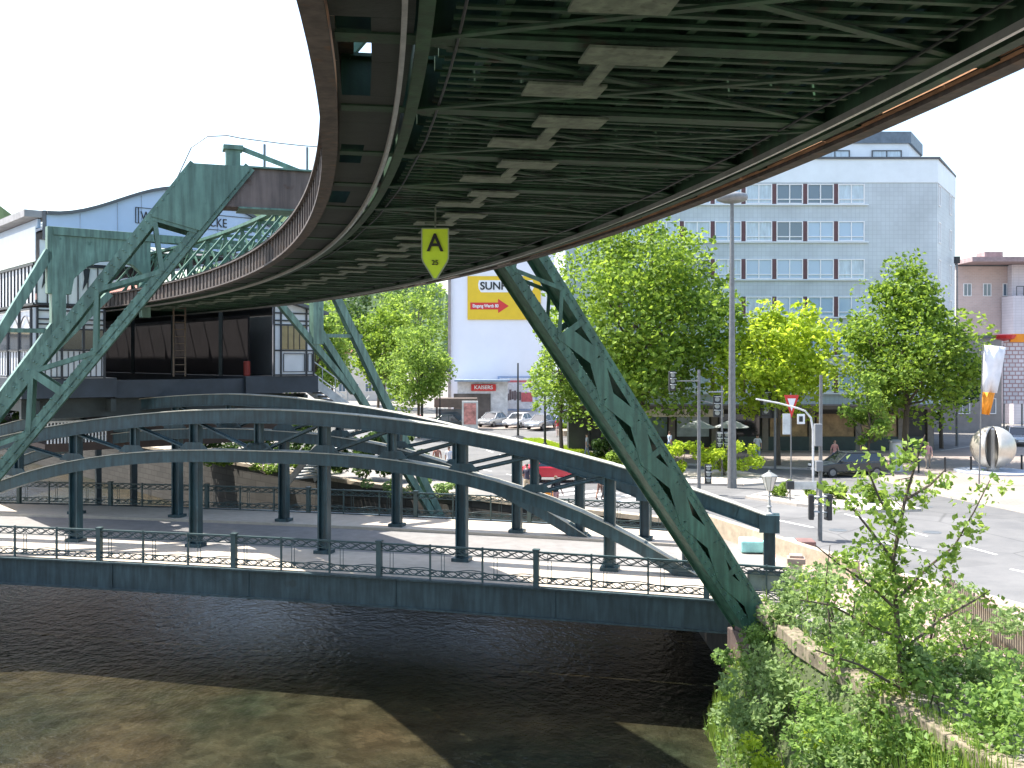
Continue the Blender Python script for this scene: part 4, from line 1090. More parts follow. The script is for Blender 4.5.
bk+=[('tall airy bush between the pillar and the sapling',8.1,24.2,-.3,1.2,1.1,2.3,LEAF_E,3200,.12),
('rounded bush covering the low wall under the sapling',7.9,22.6,-.5,1.0,1.0,1.7,LEAF_D,2600,.12),
('spreading bush at the base of the sapling trunk',8.3,20.3,-.8,1.3,.9,1.9,LEAF_E,3200,.12),
('leafy bush right of the sapling, in front of the pink pavement',9.7,23.4,0,1.2,1.1,1.8,LEAF_E,2800,.12),
('dark bush by the bottom edge under the fence',9.4,17.6,-.3,1.2,1.1,1.7,LEAF_A,3000,.12),
('lush bush at the waterline under the low wall',6.4,19.0,-3.0,1.0,1.2,2.4,LEAF_E,3200,.12),
('pale leafy bush on the slope at the middle of the bank',7.0,20.6,-2.0,1.0,1.1,2.0,LEAF_D,3000,.12),
('bush hanging over the quay by the concrete foot',6.2,24.6,-2.9,.8,.9,2.4,LEAF_E,2400,.12)]
for i,(lb,X,Y,z,rx,ry,h,lm,n,sz) in enumerate(bk):
    lm={LEAF_A:LEAF_F,LEAF_D:LEAF_F}.get(lm,lm)
    shrub('bank_bush',lb,(X,Y,z),rx*1.2,ry*1.15,h*1.1,lm,int(n*.62),sz*1.12,80+i,group='bushes on the right bank',cat='bush')
def sapling(label,base,tips,mat,seed,r0=.07,per=70,size=.15,clr=.34,name='sapling'):
    rnd=random.Random(seed); t=thing(name,label,'tree',tuple(base)); m=MB(); lf=MB(); base=Vector(base)
    main=[Vector(p) for p in tips[0]]
    m.tube([base]+main,[r0*(1-i/(len(main)+1)) for i in range(len(main)+1)],7)
    for k,br_ in enumerate(tips[1:]):
        pts=[Vector(p) for p in br_]; m.tube(pts,[r0*.45*(1-i/(len(pts)+.5)) for i in range(len(pts))],5)
    for b_ in tips:
        pts=[Vector(p) for p in b_]
        for a,c in zip(pts[:-1],pts[1:]):
            L=(c-a).length; k=max(1,int(L/.3))
            for i in range(k):
                q=a.lerp(c,(i+.5)/k)
                if rnd.random()<.88: 
                    off=Vector((rnd.uniform(-.25,.25),rnd.uniform(-.25,.25),rnd.uniform(-.15,.2)))
                    m.tube([q,q+off],[.012,.006],4)
                    leaves(lf,q+off,clr*rnd.uniform(.6,1.1),int(per/4*rnd.uniform(.6,1.4)),size,rnd,droop=.7)
    m.build('trunk',BARK,t); lf.build('crown',mat,t); return t
def Q(x,y,Y): return px(x,Y,y)
b0=Q(905,790,20)
sapling('young leafy tree on the bank reaching up in front of the square',b0,[
 [Q(903,700,20),Q(897,620,20.1),Q(893,560,20),Q(905,500,20.2),Q(918,455,20.1),Q(925,435,20)],
 [Q(893,560,20),Q(870,530,19.7),Q(850,505,19.8),Q(838,490,20)],
 [Q(897,600,20),Q(925,570,20.3),Q(955,545,20.5),Q(975,510,20.4),Q(990,480,20.4)],
 [Q(897,610,20),Q(870,585,19.6),Q(840,565,19.5),Q(815,545,19.4)],
 [Q(905,500,20.2),Q(930,485,20.4),Q(945,470,20.5)],
 [Q(900,530,20.2),Q(880,500,20.0),Q(870,475,20.0),Q(868,460,20)],
 [Q(903,640,20),Q(860,620,19.7),Q(830,605,19.6),Q(800,600,19.5)],
 [Q(903,650,20),Q(940,620,20.3),Q(975,600,20.3),Q(990,590,20.4)],
 [Q(903,690,20),Q(860,665,19.4),Q(815,650,19.2)],
 [Q(903,690,20),Q(945,660,20.2),Q(985,640,20.3)]],LEAF_D,91,.075,per=150,clr=.42)
sapling('thin small sapling leaning over the low wall near the pillar',Q(842,760,22),[
 [Q(838,690,22),Q(830,630,22),Q(826,580,22),Q(830,545,22)],
 [Q(830,640,22),Q(805,620,22),Q(785,615,22)],
 [Q(835,660,22),Q(860,640,22.2),Q(872,615,22.2)]],LEAF_E,92,.04,per=130,clr=.36)
# tall grass on the bank foot = uncountable
m=MB(); rnd=random.Random(9)
for i in range(11000):
    Y=rnd.uniform(14,28); t_=rnd.random()
    X=5.4+t_*(1.7+ (28-Y)*.09); z=-3.55+t_*3.5
    h=rnd.uniform(.3,.8); a=rnd.uniform(0,6.28); w=.018
    dx,dy=math.cos(a)*w,math.sin(a)*w; bx,by=rnd.uniform(-.15,.15),rnd.uniform(-.15,.15)
    m.add([(X-dx,Y-dy,z),(X+dx,Y+dy,z),(X+bx,Y+by,z+h)],[(0,1,2)])
iv=MB()
def slope(Y,t):
    def at(pts):
        for a,c in zip(pts[:-1],pts[1:]):
            if a[1]<=Y<=c[1]: k=(Y-a[1])/(c[1]-a[1]); return a[0]+(c[0]-a[0])*k
        return pts[-1][0]
    x0,x1=at(wl),at(bank_top); return Vector((x0+(x1-x0)*t,Y,-3.7+3.7*t))
for i in range(420):
    Y=rnd.uniform(13.5,28.2); t_=rnd.uniform(.1,1.06); leaves(iv,slope(Y,t_)+Vector((-.08,0,.05)),rnd.uniform(.2,.42),rnd.randint(16,34),.11,rnd,droop=.4)
tag(iv.build('ivy',LEAF_F),'ivy and creeping weeds covering the steep face of the bank','ivy',kind='stuff')
tag(m.build('bank_grass',LEAF_D),'long grass and weeds covering the river bank','grass',kind='stuff')
m=MB()
for i in range(2600):
    Y=rnd.uniform(66,86); k=(Y-66)/20; X=rnd.uniform(6.6-5.8*k,7.6-5.2*k); h=rnd.uniform(.08,.2)
    m.add([(X-.03,Y,.12),(X+.03,Y,.12),(X+rnd.uniform(-.05,.05),Y,.12+h)],[(0,1,2)])
tag(m.build('grass_strip',LEAF_B),'mown grass on the long traffic island','grass',kind='stuff')

# picket fence, bank
fe=thing('picket_fence','weathered wooden picket fence between the bank and the pink pavement','fence',(11,22,0))
fA=Vector((11.75,27.2,0)); fB=Vector((10.6,15.5,0)); m=MB(); n=90
for i in range(n):
    p=fA.lerp(fB,i/(n-1)); m.bar(p+Vector((0,0,.12)),p+Vector((0,0,1.05+.04*math.sin(i*2.3))),.025,.06,up=(1,.1,0))
m.build('pickets', paint('weathered_wood',(.25,.21,.16),.8,.3,4), fe)
m=MB()
for z in (.35,.85): m.bar(fA+Vector((.05,0,z)),fB+Vector((.05,0,z)),.04,.07)
m.build('fence_rail', MATS['weathered_wood'], fe)
# pillar + board at bridge end
c=px(796,28.3); pl=thing('stone_pillar','cream sandstone gate pillar with a cap at the near right end of the bridge','pillar',(c.x,c.y,-.4))
m=MB(); m.box((c.x,c.y,.35),(.34,.34,1.6),-math.atan(K)); m.build('shaft', paint('pillar_cream',(.5,.43,.31),.8,.2,4,bump=.4), pl, bevel=.02)
m=MB(); m.box((c.x,c.y,1.24),(.5,.5,.16),-math.atan(K)); m.box((c.x,c.y,1.36),(.36,.36,.08),-math.atan(K)); m.build('cap', paint('pillar_cap',(.34,.25,.2),.8), pl, bevel=.02)
c=px(768,28.6); nb_=thing('notice_board','grey framed board fixed at the end of the near railing beside the pillar','board',(c.x,c.y,0))
m=MB(); 
for q in (-.55,.55): m.bar(c+BU*q+Vector((0,0,-.1)),c+BU*q+Vector((0,0,.85)),.06)
m.bar(c+BU*-.55+Vector((0,0,.85)),c+BU*.55+Vector((0,0,.85)),.06); m.bar(c+BU*-.55+Vector((0,0,.3)),c+BU*.55+Vector((0,0,.3)),.05); m.build('frame', POLE, nb_)
m=MB(); m.frame_box(c+Vector((0,0,.58)),BU,BN,Vector((0,0,1)),1.04,.02,.5); m.build('panel', paint('panel_greygreen',(.22,.26,.24),.5), nb_)
c=gnd(768,552); tb=thing('covered_box','low turquoise covered box on the pavement behind the bridge end post','box',(c.x,c.y,0))
m=MB(); m.box((c.x,c.y,.25),(2.0,.9,.42),-.1); m.build('cover', paint('turquoise_cover',(.3,.62,.58),.5), tb, bevel=.05)
m=MB(); m.box((c.x+1.35,c.y,.22),(.6,.8,.44),-.1); m.build('end_block', paint('maroon_block',(.16,.09,.08),.7), tb, bevel=.03)
m=MB(); m.bar(lin(43.4,7.4,.35),lin(33.5,10.6,.35),.3,.7); tag(m.build('low_wall',STONE),'low pale stone wall at the right end of the bridge','wall')

# ------------------------------------------------------------ cars
def car(label, loc, rz, paintm, est=False, name='parked_car', group=None, L=4.2, W=1.7, H=1.42, cat='car'):
    t=thing(name,label,cat,(0,0,0),group=group)
    hl=L/2
    # lower body, side profile swept across with tumblehome
    low=[(-hl,.32),(-hl-.02,.55),(-hl+.05,.74),(-hl+.9,.86),(hl-.9 if not est else hl-.2,.92),(hl-.08,.86),(hl,.6),(hl-.02,.32)]
    m=MB(); vs=[]; ws=[W/2-.06,W/2,W/2,W/2-.03]
    for y_,sh in ((-W/2+.0,1),(W/2,1)):
        vs+=[Vector((a,y_,b_)) for a,b_ in low]
    n=len(low); m.add(vs,[tuple(range(n))[::-1],tuple(range(n,2*n))]+[(i,(i+1)%n,n+(i+1)%n,n+i) for i in range(n)])
    body=m.build('body',paintm,t,bevel=.06)
    rear=hl-.12 if est else hl-.75
    gh0=[(-hl+1.05,.86),(rear+.0,.9)]; gh1=[(-hl+1.75,H-.03),(rear-.35 if est else rear-.55,H-.02)]
    m=MB(); wb_=W/2-.05; wt_=W/2-.22
    vs=[(gh0[0][0],-wb_,gh0[0][1]),(gh0[1][0],-wb_,gh0[1][1]),(gh0[1][0],wb_,gh0[1][1]),(gh0[0][0],wb_,gh0[0][1]),
        (gh1[0][0],-wt_,gh1[0][1]),(gh1[1][0],-wt_,gh1[1][1]),(gh1[1][0],wt_,gh1[1][1]),(gh1[0][0],wt_,gh1[0][1])]
    m.add(vs,[(3,2,1,0),(4,5,6,7),(0,1,5,4),(1,2,6,5),(2,3,7,6),(3,0,4,7)])
    m.build('glasshouse',MATS['dark_glass'],t,bevel=.04)
    m=MB(); m.prism([(vs[4][0]-.03,-wt_-.01,H-.03),(vs[5][0]+.03,-wt_-.01,H-.02),(vs[5][0]+.03,wt_+.01,H-.02),(vs[4][0]-.03,wt_+.01,H-.03)],(0,0,.05))
    for sg in (-1,1):
        for (a0,a1) in ((0,4),(1,5)):
            p=Vector(vs[a0]); q=Vector(vs[a1]); p.y=sg*abs(p.y)*1.01; q.y=sg*abs(q.y)*1.01; m.bar(p,q,.07,.07)
        xm=(vs[4][0]+vs[5][0])/2; m.bar((xm+.1,sg*wb_*1.01,.88),(xm+.1,sg*wt_*1.01,H-.02),.07,.05)
    m.build('roof',paintm,t,bevel=.015)
    for sx in (-1,1):
        for sy in (-1,1):
            c=Vector((sx*(hl-.78),sy*(W/2-.09),.3)); m=MB(); m.lathe(c-Vector((0,.1,0)),[(.22,0),(.3,.01),(.31,.05),(.31,.15),(.3,.19),(.22,.2)],16,ax=Vector((0,1,0))); w_=m.build('wheel',TYRE,t)
            m=MB(); m.lathe(c-Vector((0,.105,0)),[(.18,0),(.19,.005),(.19,.205),(.18,.21)],12,ax=Vector((0,1,0))); m.build('rim',POLE,w_)
    for sy in (-1,1):
        m=MB(); m.box((-hl-.01,sy*(W/2-.28),.64),(.06,.34,.14)); m.build('headlight',WHITEP,t,bevel=.02)
        m=MB(); m.box((hl-.01,sy*(W/2-.2),.7),(.06,.24,.16)); m.build('tail_light',REDP,t,bevel=.02)
        m=MB(); m.box((-hl+1.35,sy*(W/2+.06),.95),(.1,.16,.12)); m.build('mirror',paintm,t,bevel=.02)
    for bx_ in (-hl-.03,hl+.02):
        m=MB(); m.box((bx_,0,.42),(.08,W-.1,.16)); m.build('bumper',GREYP,t,bevel=.02)
    m=MB(); m.box((-hl-.08,0,.45),(.02,.5,.11)); m.build('number_plate',WHITEP,t)
    t.location=loc; t.rotation_euler=(0,0,rz); return t
def carpaint(n,rgb,metal=.3):
    m=paint(n,rgb,.22,.04,1,metal=metal,bump=0,spec=.7); return m
SILV=carpaint('car_silver',(.45,.47,.48),.6); CWHITE=carpaint('car_white',(.75,.76,.77),.1); CRED=carpaint('car_red',(.55,.02,.04),.1); CDARK=carpaint('car_anthracite',(.035,.045,.05)); CBLUE=carpaint('car_blue',(.06,.1,.2))
gp='cars parked before the white building'
car('silver hatchback parked nearest the shop entrance of the white building',(-1.9,102.5,.12),R(60),SILV,group=gp)
car('white car in the middle of the row below the billboard',(.75,101,.12),R(62),CWHITE,group=gp)
car('pale silver car with bluish windscreen right of the billboard',(3.0,98.5,.12),R(58),SILV,group=gp)
car('dark blue car mostly hidden at the right end of the row',(5.6,100.5,.12),R(60),CBLUE,group=gp)
car('dark car standing by the shelter left of the poster pillar',(-6.6,97,.12),R(15),CDARK)
car('bright red car on the street right behind the arch truss',(2.6,56.8,.01),R(178),CRED,L=4.0)
car('dark estate car parked in front of the shop windows',(20.0,59.5,.01),R(8),CDARK,est=True,L=4.3)
car('small red car at the street beside the far dark car',(-9.6,96.5,.12),R(10),CRED)
car('light van-like car at the far right edge behind the globe',(40.5,80,.12),R(70),SILV,est=True)

# ------------------------------------------------------------ people
def person(label, loc, rz, shirt, trousers, hair=(.05,.03,.02), h=1.72, short_=False, stride=.18, arm=.0, skirt=False):
    t=thing('person',label,'person',loc,rz)
    k=h/1.75
    V=[];E=[];Rr=[]
    def v(p,r): V.append(Vector(p)*k); Rr.append(r*k); return len(V)-1
    def chain(a,lst):
        for p,r in lst: b_=v(p,r); E.append((a,b_)); a=b_
        return a
    pel=v((0,0,.95),(.15))
    ch=chain(pel,[((0,0,1.12),.135),((0,0,1.3),.165),((0,0,1.43),.12)])
    nk=chain(ch,[((0,.0,1.5),.055)])
    chain(nk,[((0,.01,1.58),.085),((0,.015,1.66),.1),((0,.0,1.74),.07)])
    for sx in (-1,1):
        st_=stride*sx
        chain(pel,[((sx*.1,0,.9),.105),((sx*.1,st_*.45,.5),.07),((sx*.1,st_*1.0-.03*0,.12),.045),((sx*.11,st_+.0,.05),.045),((sx*.12,st_-.14,.03),.035)])
        e=chain(ch,[((sx*.19,0,1.4),.065),((sx*.24,.02-st_*.3,1.14),.048),((sx*.25,-.06-st_*.7-arm,.92+arm),.036),((sx*.25,-.09-st_*.8-arm*1.2,.83+arm),.042),((sx*.245,-.1-st_*.8-arm*1.3,.76+arm),.025)])
    me=bpy.data.meshes.new('body'); me.from_pydata(V,E,[]); o=bpy.data.objects.new('tmp',me); col.objects.link(o)
    md=o.modifiers.new('s','SKIN'); md.use_smooth_shade=True
    for i,sv in enumerate(me.skin_vertices[0].data): sv.radius=(Rr[i],Rr[i]*(.75 if 0<i<4 else 1)); sv.use_root=(i==0)
    sb_=o.modifiers.new('u','SUBSURF'); sb_.levels=1; sb_.render_levels=1
    dg=bpy.context.evaluated_depsgraph_get(); dg.update(); me2=bpy.data.meshes.new_from_object(o.evaluated_get(dg)); bpy.data.objects.remove(o)
    ms=[SKIN, paint('cloth_'+'_'.join(str(c) for c in shirt),shirt,.8,.12,6,bump=0), paint('cloth_'+'_'.join(str(c) for c in trousers),trousers,.8,.12,6,bump=0), DARKP, paint('hair_'+str(hair[0]),hair,.7,.2,20,bump=0)]
    me2.materials.clear()
    for m_ in ms: me2.materials.append(m_)
    for p in me2.polygons:
        c=p.center/k; p.use_smooth=True; arm_=abs(c.x)>.2 or (abs(c.x)>.17 and c.z<1.2 and c.z>.75)
        if c.z>1.62 and (c.y>-.02 or c.z>1.72): i=4
        elif c.z>1.47: i=0
        elif c.z>.94 and not (arm_ and c.z<1.2): i=1
        elif arm_ and c.z>.7: i=0
        elif c.z<.08: i=3
        elif c.z<.5 and short_: i=0
        else: i=2
        p.material_index=i
    me2.name='body'; b=bpy.data.objects.new('body',me2); col.objects.link(b); b.parent=t
    return t
def G2(x,y): v=gnd(x,y); return (v.x,v.y,.01)
person('man in a dark shirt and beige shorts standing behind the truss diagonal',G2(527,498),R(150),(.05,.05,.08),(.5,.42,.3),short_=True)
wmn=person('woman in a black top and pink shorts beside an orange bag',G2(556,512),R(40),(.02,.02,.025),(.55,.3,.28),h=1.66,short_=True,hair=(.12,.07,.03))
g=G2(546,504); m=MB(); m.box((g[0],g[1],.42),(.75,.45,.55),.3); bg=thing('shopping_trolley','orange shopping trolley beside the woman in the black top','trolley',(g[0],g[1],0))
m.build('bag',ORANGE,bg,bevel=.06)
m=MB()
for q in (-.3,.3): m.lathe((g[0]+q,g[1]-.05,.1),[(.09,0),(.1,.01),(.1,.05),(.09,.06)],12,ax=Vector((0,1,0)))
m.build('wheel',TYRE,bg)
m=MB(); m.tube([(g[0]-.35,g[1],.6),(g[0]-.5,g[1],.95),(g[0]-.5,g[1]+.3,.95)],.02,6); m.build('handle',GREYP,bg)
person('woman in a brown dress near the middle truss posts',G2(600,500),R(100),(.2,.12,.1),(.2,.12,.1),h=1.65,short_=True)
person('man in a grey shirt walking beside the woman in the brown dress',G2(605,501),R(80),(.3,.3,.32),(.1,.1,.1))
person('man in a rust shirt seen through the left arch panel',G2(437,474),R(200),(.35,.16,.12),(.25,.22,.2))
person('person in a white shirt right of the man in rust, behind the arch',G2(449,475),R(170),(.7,.7,.74),(.3,.35,.4))
person('person in a red top standing by the parked silver cars',G2(558,437),R(0),(.55,.08,.08),(.4,.3,.3),h=1.75)
person('person in grey walking past the grass strip',G2(587,458),R(90),(.4,.42,.45),(.2,.22,.28))
person('person in a pale blue shirt and jeans outside the restaurant',(11.2,71,.13),R(120),(.4,.5,.65),(.06,.1,.22))
person('man in a white shirt and pale jeans on the pavement by the pier',(16.5,67.2,.13),R(160),(.75,.76,.8),(.35,.42,.55),h=1.8)
person('man in a pink shirt standing behind the dark estate car',(20.4,63.2,.13),R(20),(.6,.28,.24),(.2,.2,.25))
person('person in dark clothes between the car and the silver column',(23.3,66.5,.13),R(60),(.06,.06,.07),(.05,.05,.06))
person('woman in a rose top by the silver column',(26.0,62.5,.13),R(-20),(.45,.25,.25),(.3,.25,.2),h=1.66)

# ------------------------------------------------------------ street furniture
ml=gnd(732,488); L0=thing('street_lamp','very tall grey lamp post with a flat mushroom head beside the hedge island','street lamp',(ml.x,ml.y,0))
m=MB(); m.tube([(ml.x,ml.y,0),(ml.x,ml.y,4),(ml.x,ml.y,15.4)],[.26,.2,.1],12); m.build('post',POLE,L0)
m=MB(); m.lathe((ml.x,ml.y,15.35),[(.12,0),(.5,.05),(.8,.16),(.84,.3),(.8,.46),(.5,.54),(.1,.56)],24); m.build('lamp_head',paint('lamp_head_grey',(.22,.23,.24),.5),L0,smooth=True)
def signal_head(parent, c, rz=0, n=3, s=1.0, lit=None, vis=True):
    c=Vector(c); ax=Vector((math.cos(rz),math.sin(rz),0)); ay=Vector((-math.sin(rz),math.cos(rz),0)); h=.3*n*s
    m=MB(); m.frame_box(c,ax,ay,Vector((0,0,1)),.34*s,.2*s,h+.1); o=m.build('signal_head',DARKP,parent,bevel=.03)
    for i in range(n):
        m=MB(); z=c.z+(i-(n-1)/2)*.3*s; q=Vector((c.x,c.y,z))-ay*.11*s
        m.lathe(q,[(.11*s,0),(.1*s,.02),(.02,.03)],12,ax=-ay)
        m.build('lens',paint('lens_dim',(.3,.32,.3),.3,.1),o)
    for i in range(n):
        m=MB(); z=c.z+(i-(n-1)/2)*.3*s+.12*s; q=Vector((c.x,c.y,z))-ay*.2*s; m.frame_box(q,ax,ay,Vector((0,0,1)),.27*s,.24*s,.03)
        m.build('visor',paint('visor_grey',(.4,.42,.42),.5),o)
    return o
# pole A with left arm
pa=gnd(699,495); A=thing('traffic_signal','thin grey signal pole with a long left arm carrying a signal over the road','traffic light',(pa.x,pa.y,0))
YA=pa.y; m=MB(); m.tube([(pa.x,YA,0),(pa.x,YA,6.4)],[.1,.075],8); m.tube([px(699,YA,381),px(676,YA,381)],.035,6); m.tube([px(699,YA,400),px(715,YA,404)],.035,6); m.build('pole',POLE,A)
signal_head(A,px(672,YA,381),.2); signal_head(A,px(717,YA,406),-.1,s=1.15); signal_head(A,px(708,YA,474),0,n=3,s=1.0)
m=MB(); m.box(px(716,YA-.1,y=392),(.7,.3,.06)); m.build('signal_hood',GREYP,A)
# pole near lamp, signals low
pb=gnd(722,478); B=thing('traffic_signal','short signal pair just left of the mushroom lamp post','traffic light',(pb.x,pb.y,0))
m=MB(); m.tube([(pb.x,pb.y,0),(pb.x,pb.y,5.4)],.06,8); m.build('pole',POLE,B)
signal_head(B,px(719,pb.y,440),.1); signal_head(B,px(727,pb.y,440),-.3)
pc=gnd(775,470); C_=thing('traffic_signal','bulky signal with backing plate in front of the yellow green tree','traffic light',(pc.x,pc.y,0))
m=MB(); m.tube([(pc.x,pc.y,0),(pc.x,pc.y,5.4)],.08,8); m.build('pole',POLE,C_); signal_head(C_,px(765,pc.y,403),.1,s=1.6)
m=MB(); c=px(769,pc.y+.3,403); m.box(c,(1.1,.05,1.9)); m.build('backing_plate',DARKP,C_)
# pole at 820 with curved arm
pd=gnd(820,541); D=thing('traffic_signal','tall dark pole at the crossing with cabinet and black pedestrian signals','traffic light',(pd.x,pd.y,0))
Y=pd.y; m=MB(); m.tube([(pd.x,Y,0),px(821,Y,375)],[.09,.06],8); m.build('pole',POLE,D)
m=MB(); m.box(px(818,Y-.12,435),(.28,.2,.85)); m.box(px(819,Y-.1,466),(.26,.2,.4)); m.build('cabinet',GREYP,D,bevel=.02)
signal_head(D,px(811,Y-.05,507),1.4,n=3,s=.95); signal_head(D,px(828,Y+.2,507),-1.4,n=3,s=1.0)
pe=gnd(813,492); E_=thing('arched_mast','white curved mast arm bending down beside the tall dark pole','mast',(pe.x,pe.y,0))
Y=pe.y; m=MB(); m.tube([(pe.x,Y,0),px(813,Y,430),px(811,Y,418),px(805,Y,411),px(797,Y,408),px(778,Y,403),px(756,Y,399)],[.06,.06,.055,.05,.05,.045,.04],8); m.build('mast_arm',paint('mast_white',(.6,.6,.6),.5),E_)
# yield sign
py_=gnd(791,485); F=thing('yield_sign','red and white downward triangle sign with white plate below','road sign',(py_.x,py_.y,0))
Y=py_.y; m=MB(); m.tube([(py_.x,Y,0),px(791,Y,394)],.04,8); m.build('post',POLE,F)
a,b_,c=px(784,Y-.06,395),px(799,Y-.06,395),px(791.5,Y-.06,418)
m=MB(); m.prism([a,b_,c],(0,-.02,0)); tb_=m.build('triangle',REDP,F)
m=MB(); cc=(a+b_+c)/3; m.prism([cc+(q-cc)*.55+Vector((0,-.025,0)) for q in (a,b_,c)],(0,-.01,0)); m.build('triangle_centre',WHITEP,tb_)
m=MB(); m.box(px(786.5,Y-.06,424),(.42,.03,1.15)); m.build('plate',paint('plate_grey_white',(.55,.57,.56),.5),F)
m=MB(); m.box(px(801,Y-.05,419),(.42,.03,.55)); bl=m.build('square_sign',WHITEP,F)
m=MB(); m.box(px(801,Y-.09,419),(.2,.02,.3)); m.build('symbol',DARKP,bl)
# low sign box on the island
pg=gnd(785,503); H_=thing('direction_sign','low grey street name plate beside a dark box on the kerbed island','sign',(pg.x,pg.y,0))
Y=pg.y; m=MB(); m.box(px(790,Y,485),(.35,.3,.4)); m.build('box',DARKP,H_,bevel=.03)
m=MB(); m.box(px(805,Y,485.5),(1.1,.05,.36)); m.build('plate',paint('plate_grey',(.4,.42,.42),.5),H_)
m=MB(); m.tube([px(790,Y,503),px(790,Y,488)],.04,6); m.tube([px(817,Y,505),px(817,Y,488)],.04,6); m.build('post',POLE,H_)
# posts on the left street
for (x0,ytop,ybase,lb,nm,arm) in ((518,363,440,'black thin pole standing in a dark round base left of the truss','pole',545),(545,350,447,'taller black pole joined by a thin span wire, right of the first','pole',572),(589,395,452,'dark short pole behind the portal leg','pole',None)):
    p=gnd(x0,ybase); t=thing(nm,lb,'pole',(p.x,p.y,0)); top=px(x0,p.y,ytop); m=MB(); m.tube([p,top],[.1,.07],8)
    if arm: m.tube([px(x0,p.y,384),px(arm,p.y,384)],.025,5)
    m.build('shaft',DARKP,t)
    m=MB(); m.lathe(p,[(.75,0),(.75,.12),(.5,.3),(.12,.4)],16) if x0==518 else m.lathe(p,[(.18,0),(.18,.3),(.1,.34)],10); m.build('base',DARKP,t)
p=gnd(422,440); p=Vector((-8.0,88.5,0)); t=thing('advert_board','grey flat board on a dark post in front of the light green street tree','sign',tuple(p)); Y=p.y
m=MB(); m.box(px(437,Y,367),(2.5,.3,.85)); m.build('board',paint('board_grey',(.2,.22,.24),.5),t,bevel=.03)
m=MB(); m.tube([px(422,Y,z=0)+Vector((0,0,0)),px(422,Y,366)],.12,8); m.tube([px(440,Y,z=0),px(440,Y,370)],.06,6); m.build('post',DARKP,t)
p=Vector(((470-512)*.094,94,0)); t=thing('poster_pillar','upright lit poster case with a pink poster left of the parked cars','poster case',tuple(p)); Y=94
m=MB(); m.box((p.x,Y,1.6),(1.5,.25,2.9)); fr_=m.build('case',paint('case_white',(.55,.56,.56),.5),t,bevel=.02)
m=MB(); m.box((p.x,Y-.14,1.85),(1.15,.03,2.0)); m.build('poster',paint('poster_pink',(.5,.22,.2),.5,.6,2.2,bump=0),fr_)
p=Vector(((456-512)*.099,99,0)); t=thing('bus_shelter','brown roofed shelter left of the poster pillar','shelter',tuple(p))
m=MB(); m.box((p.x,99,2.7),(4.2,1.8,.9)); m.build('roof',paint('shelter_brown',(.12,.09,.07),.6,.3,1),t,bevel=.05)
m=MB()
for q in (-1.9,1.9): 
    for w in (-.7,.7): m.bar((p.x+q,99+w,0),(p.x+q,99+w,2.3),.09)
m.build('post',DARKP,t)
m=MB(); m.box((p.x,99.8,1.2),(3.6,.04,1.6)); m.build('rear_glass',GLASS,t)
gr=thing('guard_rail','long thin metal guard rail along the far pavement left of the street tree','railing',(-12,95,0))
m=MB()
for z in (.5,1.0): m.bar((-14.5,95,z),(-9.2,93,z),.05)
for k in range(8): q=k/7; m.bar((-14.5+5.3*q,95-2*q,0),(-14.5+5.3*q,95-2*q,1.0),.05)
m.build('rail',GREYP,gr)
# cabinet on island
p=gnd(681,484); m=MB(); m.box((p.x-.8,p.y+1.5,.75),(.9,.5,1.3)); tag(m.build('switch_cabinet',paint('cabinet_green',(.1,.16,.15),.5),bevel=.02,loc=(p.x-.8,p.y+1.5,.1)),'dark green switch cabinet at the left end of the hedge island','cabinet')
# umbrellas outside the café
for X,Y,lb in ((12.9,69.5,'small pale parasol left of the mushroom lamp outside the café'),(15.3,69.8,'second pale parasol right of the mushroom lamp outside the café')):
    t=thing('parasol',lb,'parasol',(X,Y,.12)); m=MB(); m.tube([(X,Y,.12),(X,Y,2.7)],.03,6); m.build('pole',POLE,t)
    m=MB(); m.lathe((X,Y,2.2),[(1.25,0),(1.24,.03),(.65,.3),(.05,.55)],8); m.build('canopy',paint('parasol_cloth',(.4,.42,.4),.8),t)
# café tables
for i,(X,Y,lb) in enumerate(((13.4,68.6,'orange topped café table left of the standing man'),(14.6,68.4,'white topped café table nearest the standing man'))):
    t=thing('cafe_table',lb,'table',(X,Y,.12)); m=MB(); m.lathe((X,Y,.82),[(.38,0),(.4,.02),(.38,.04)],14); m.build('table_top',[ORANGE,WHITEP][i],t); m=MB(); m.lathe((X,Y,.12),[(.25,0),(.04,.05),(.035,.68),(.1,.7)],10); m.build('leg',GREYP,t)
# advertising column
p=Vector(((896-512)*.061,61,.12)); t=thing('advertising_column','silver grey cylindrical column on the pavement right of the dark estate car','column',tuple(p))
m=MB(); m.lathe(p,[(.42,0),(.42,.15),(.38,.16),(.38,1.75)],18); m.build('drum',paint('drum_silver',(.45,.48,.48),.35,.15,2,metal=.3),t,smooth=False)
m=MB(); m.lathe(p+Vector((0,0,1.76)),[(.45,0),(.45,.08),(.2,.16)],18); m.build('cap',GREYP,t)
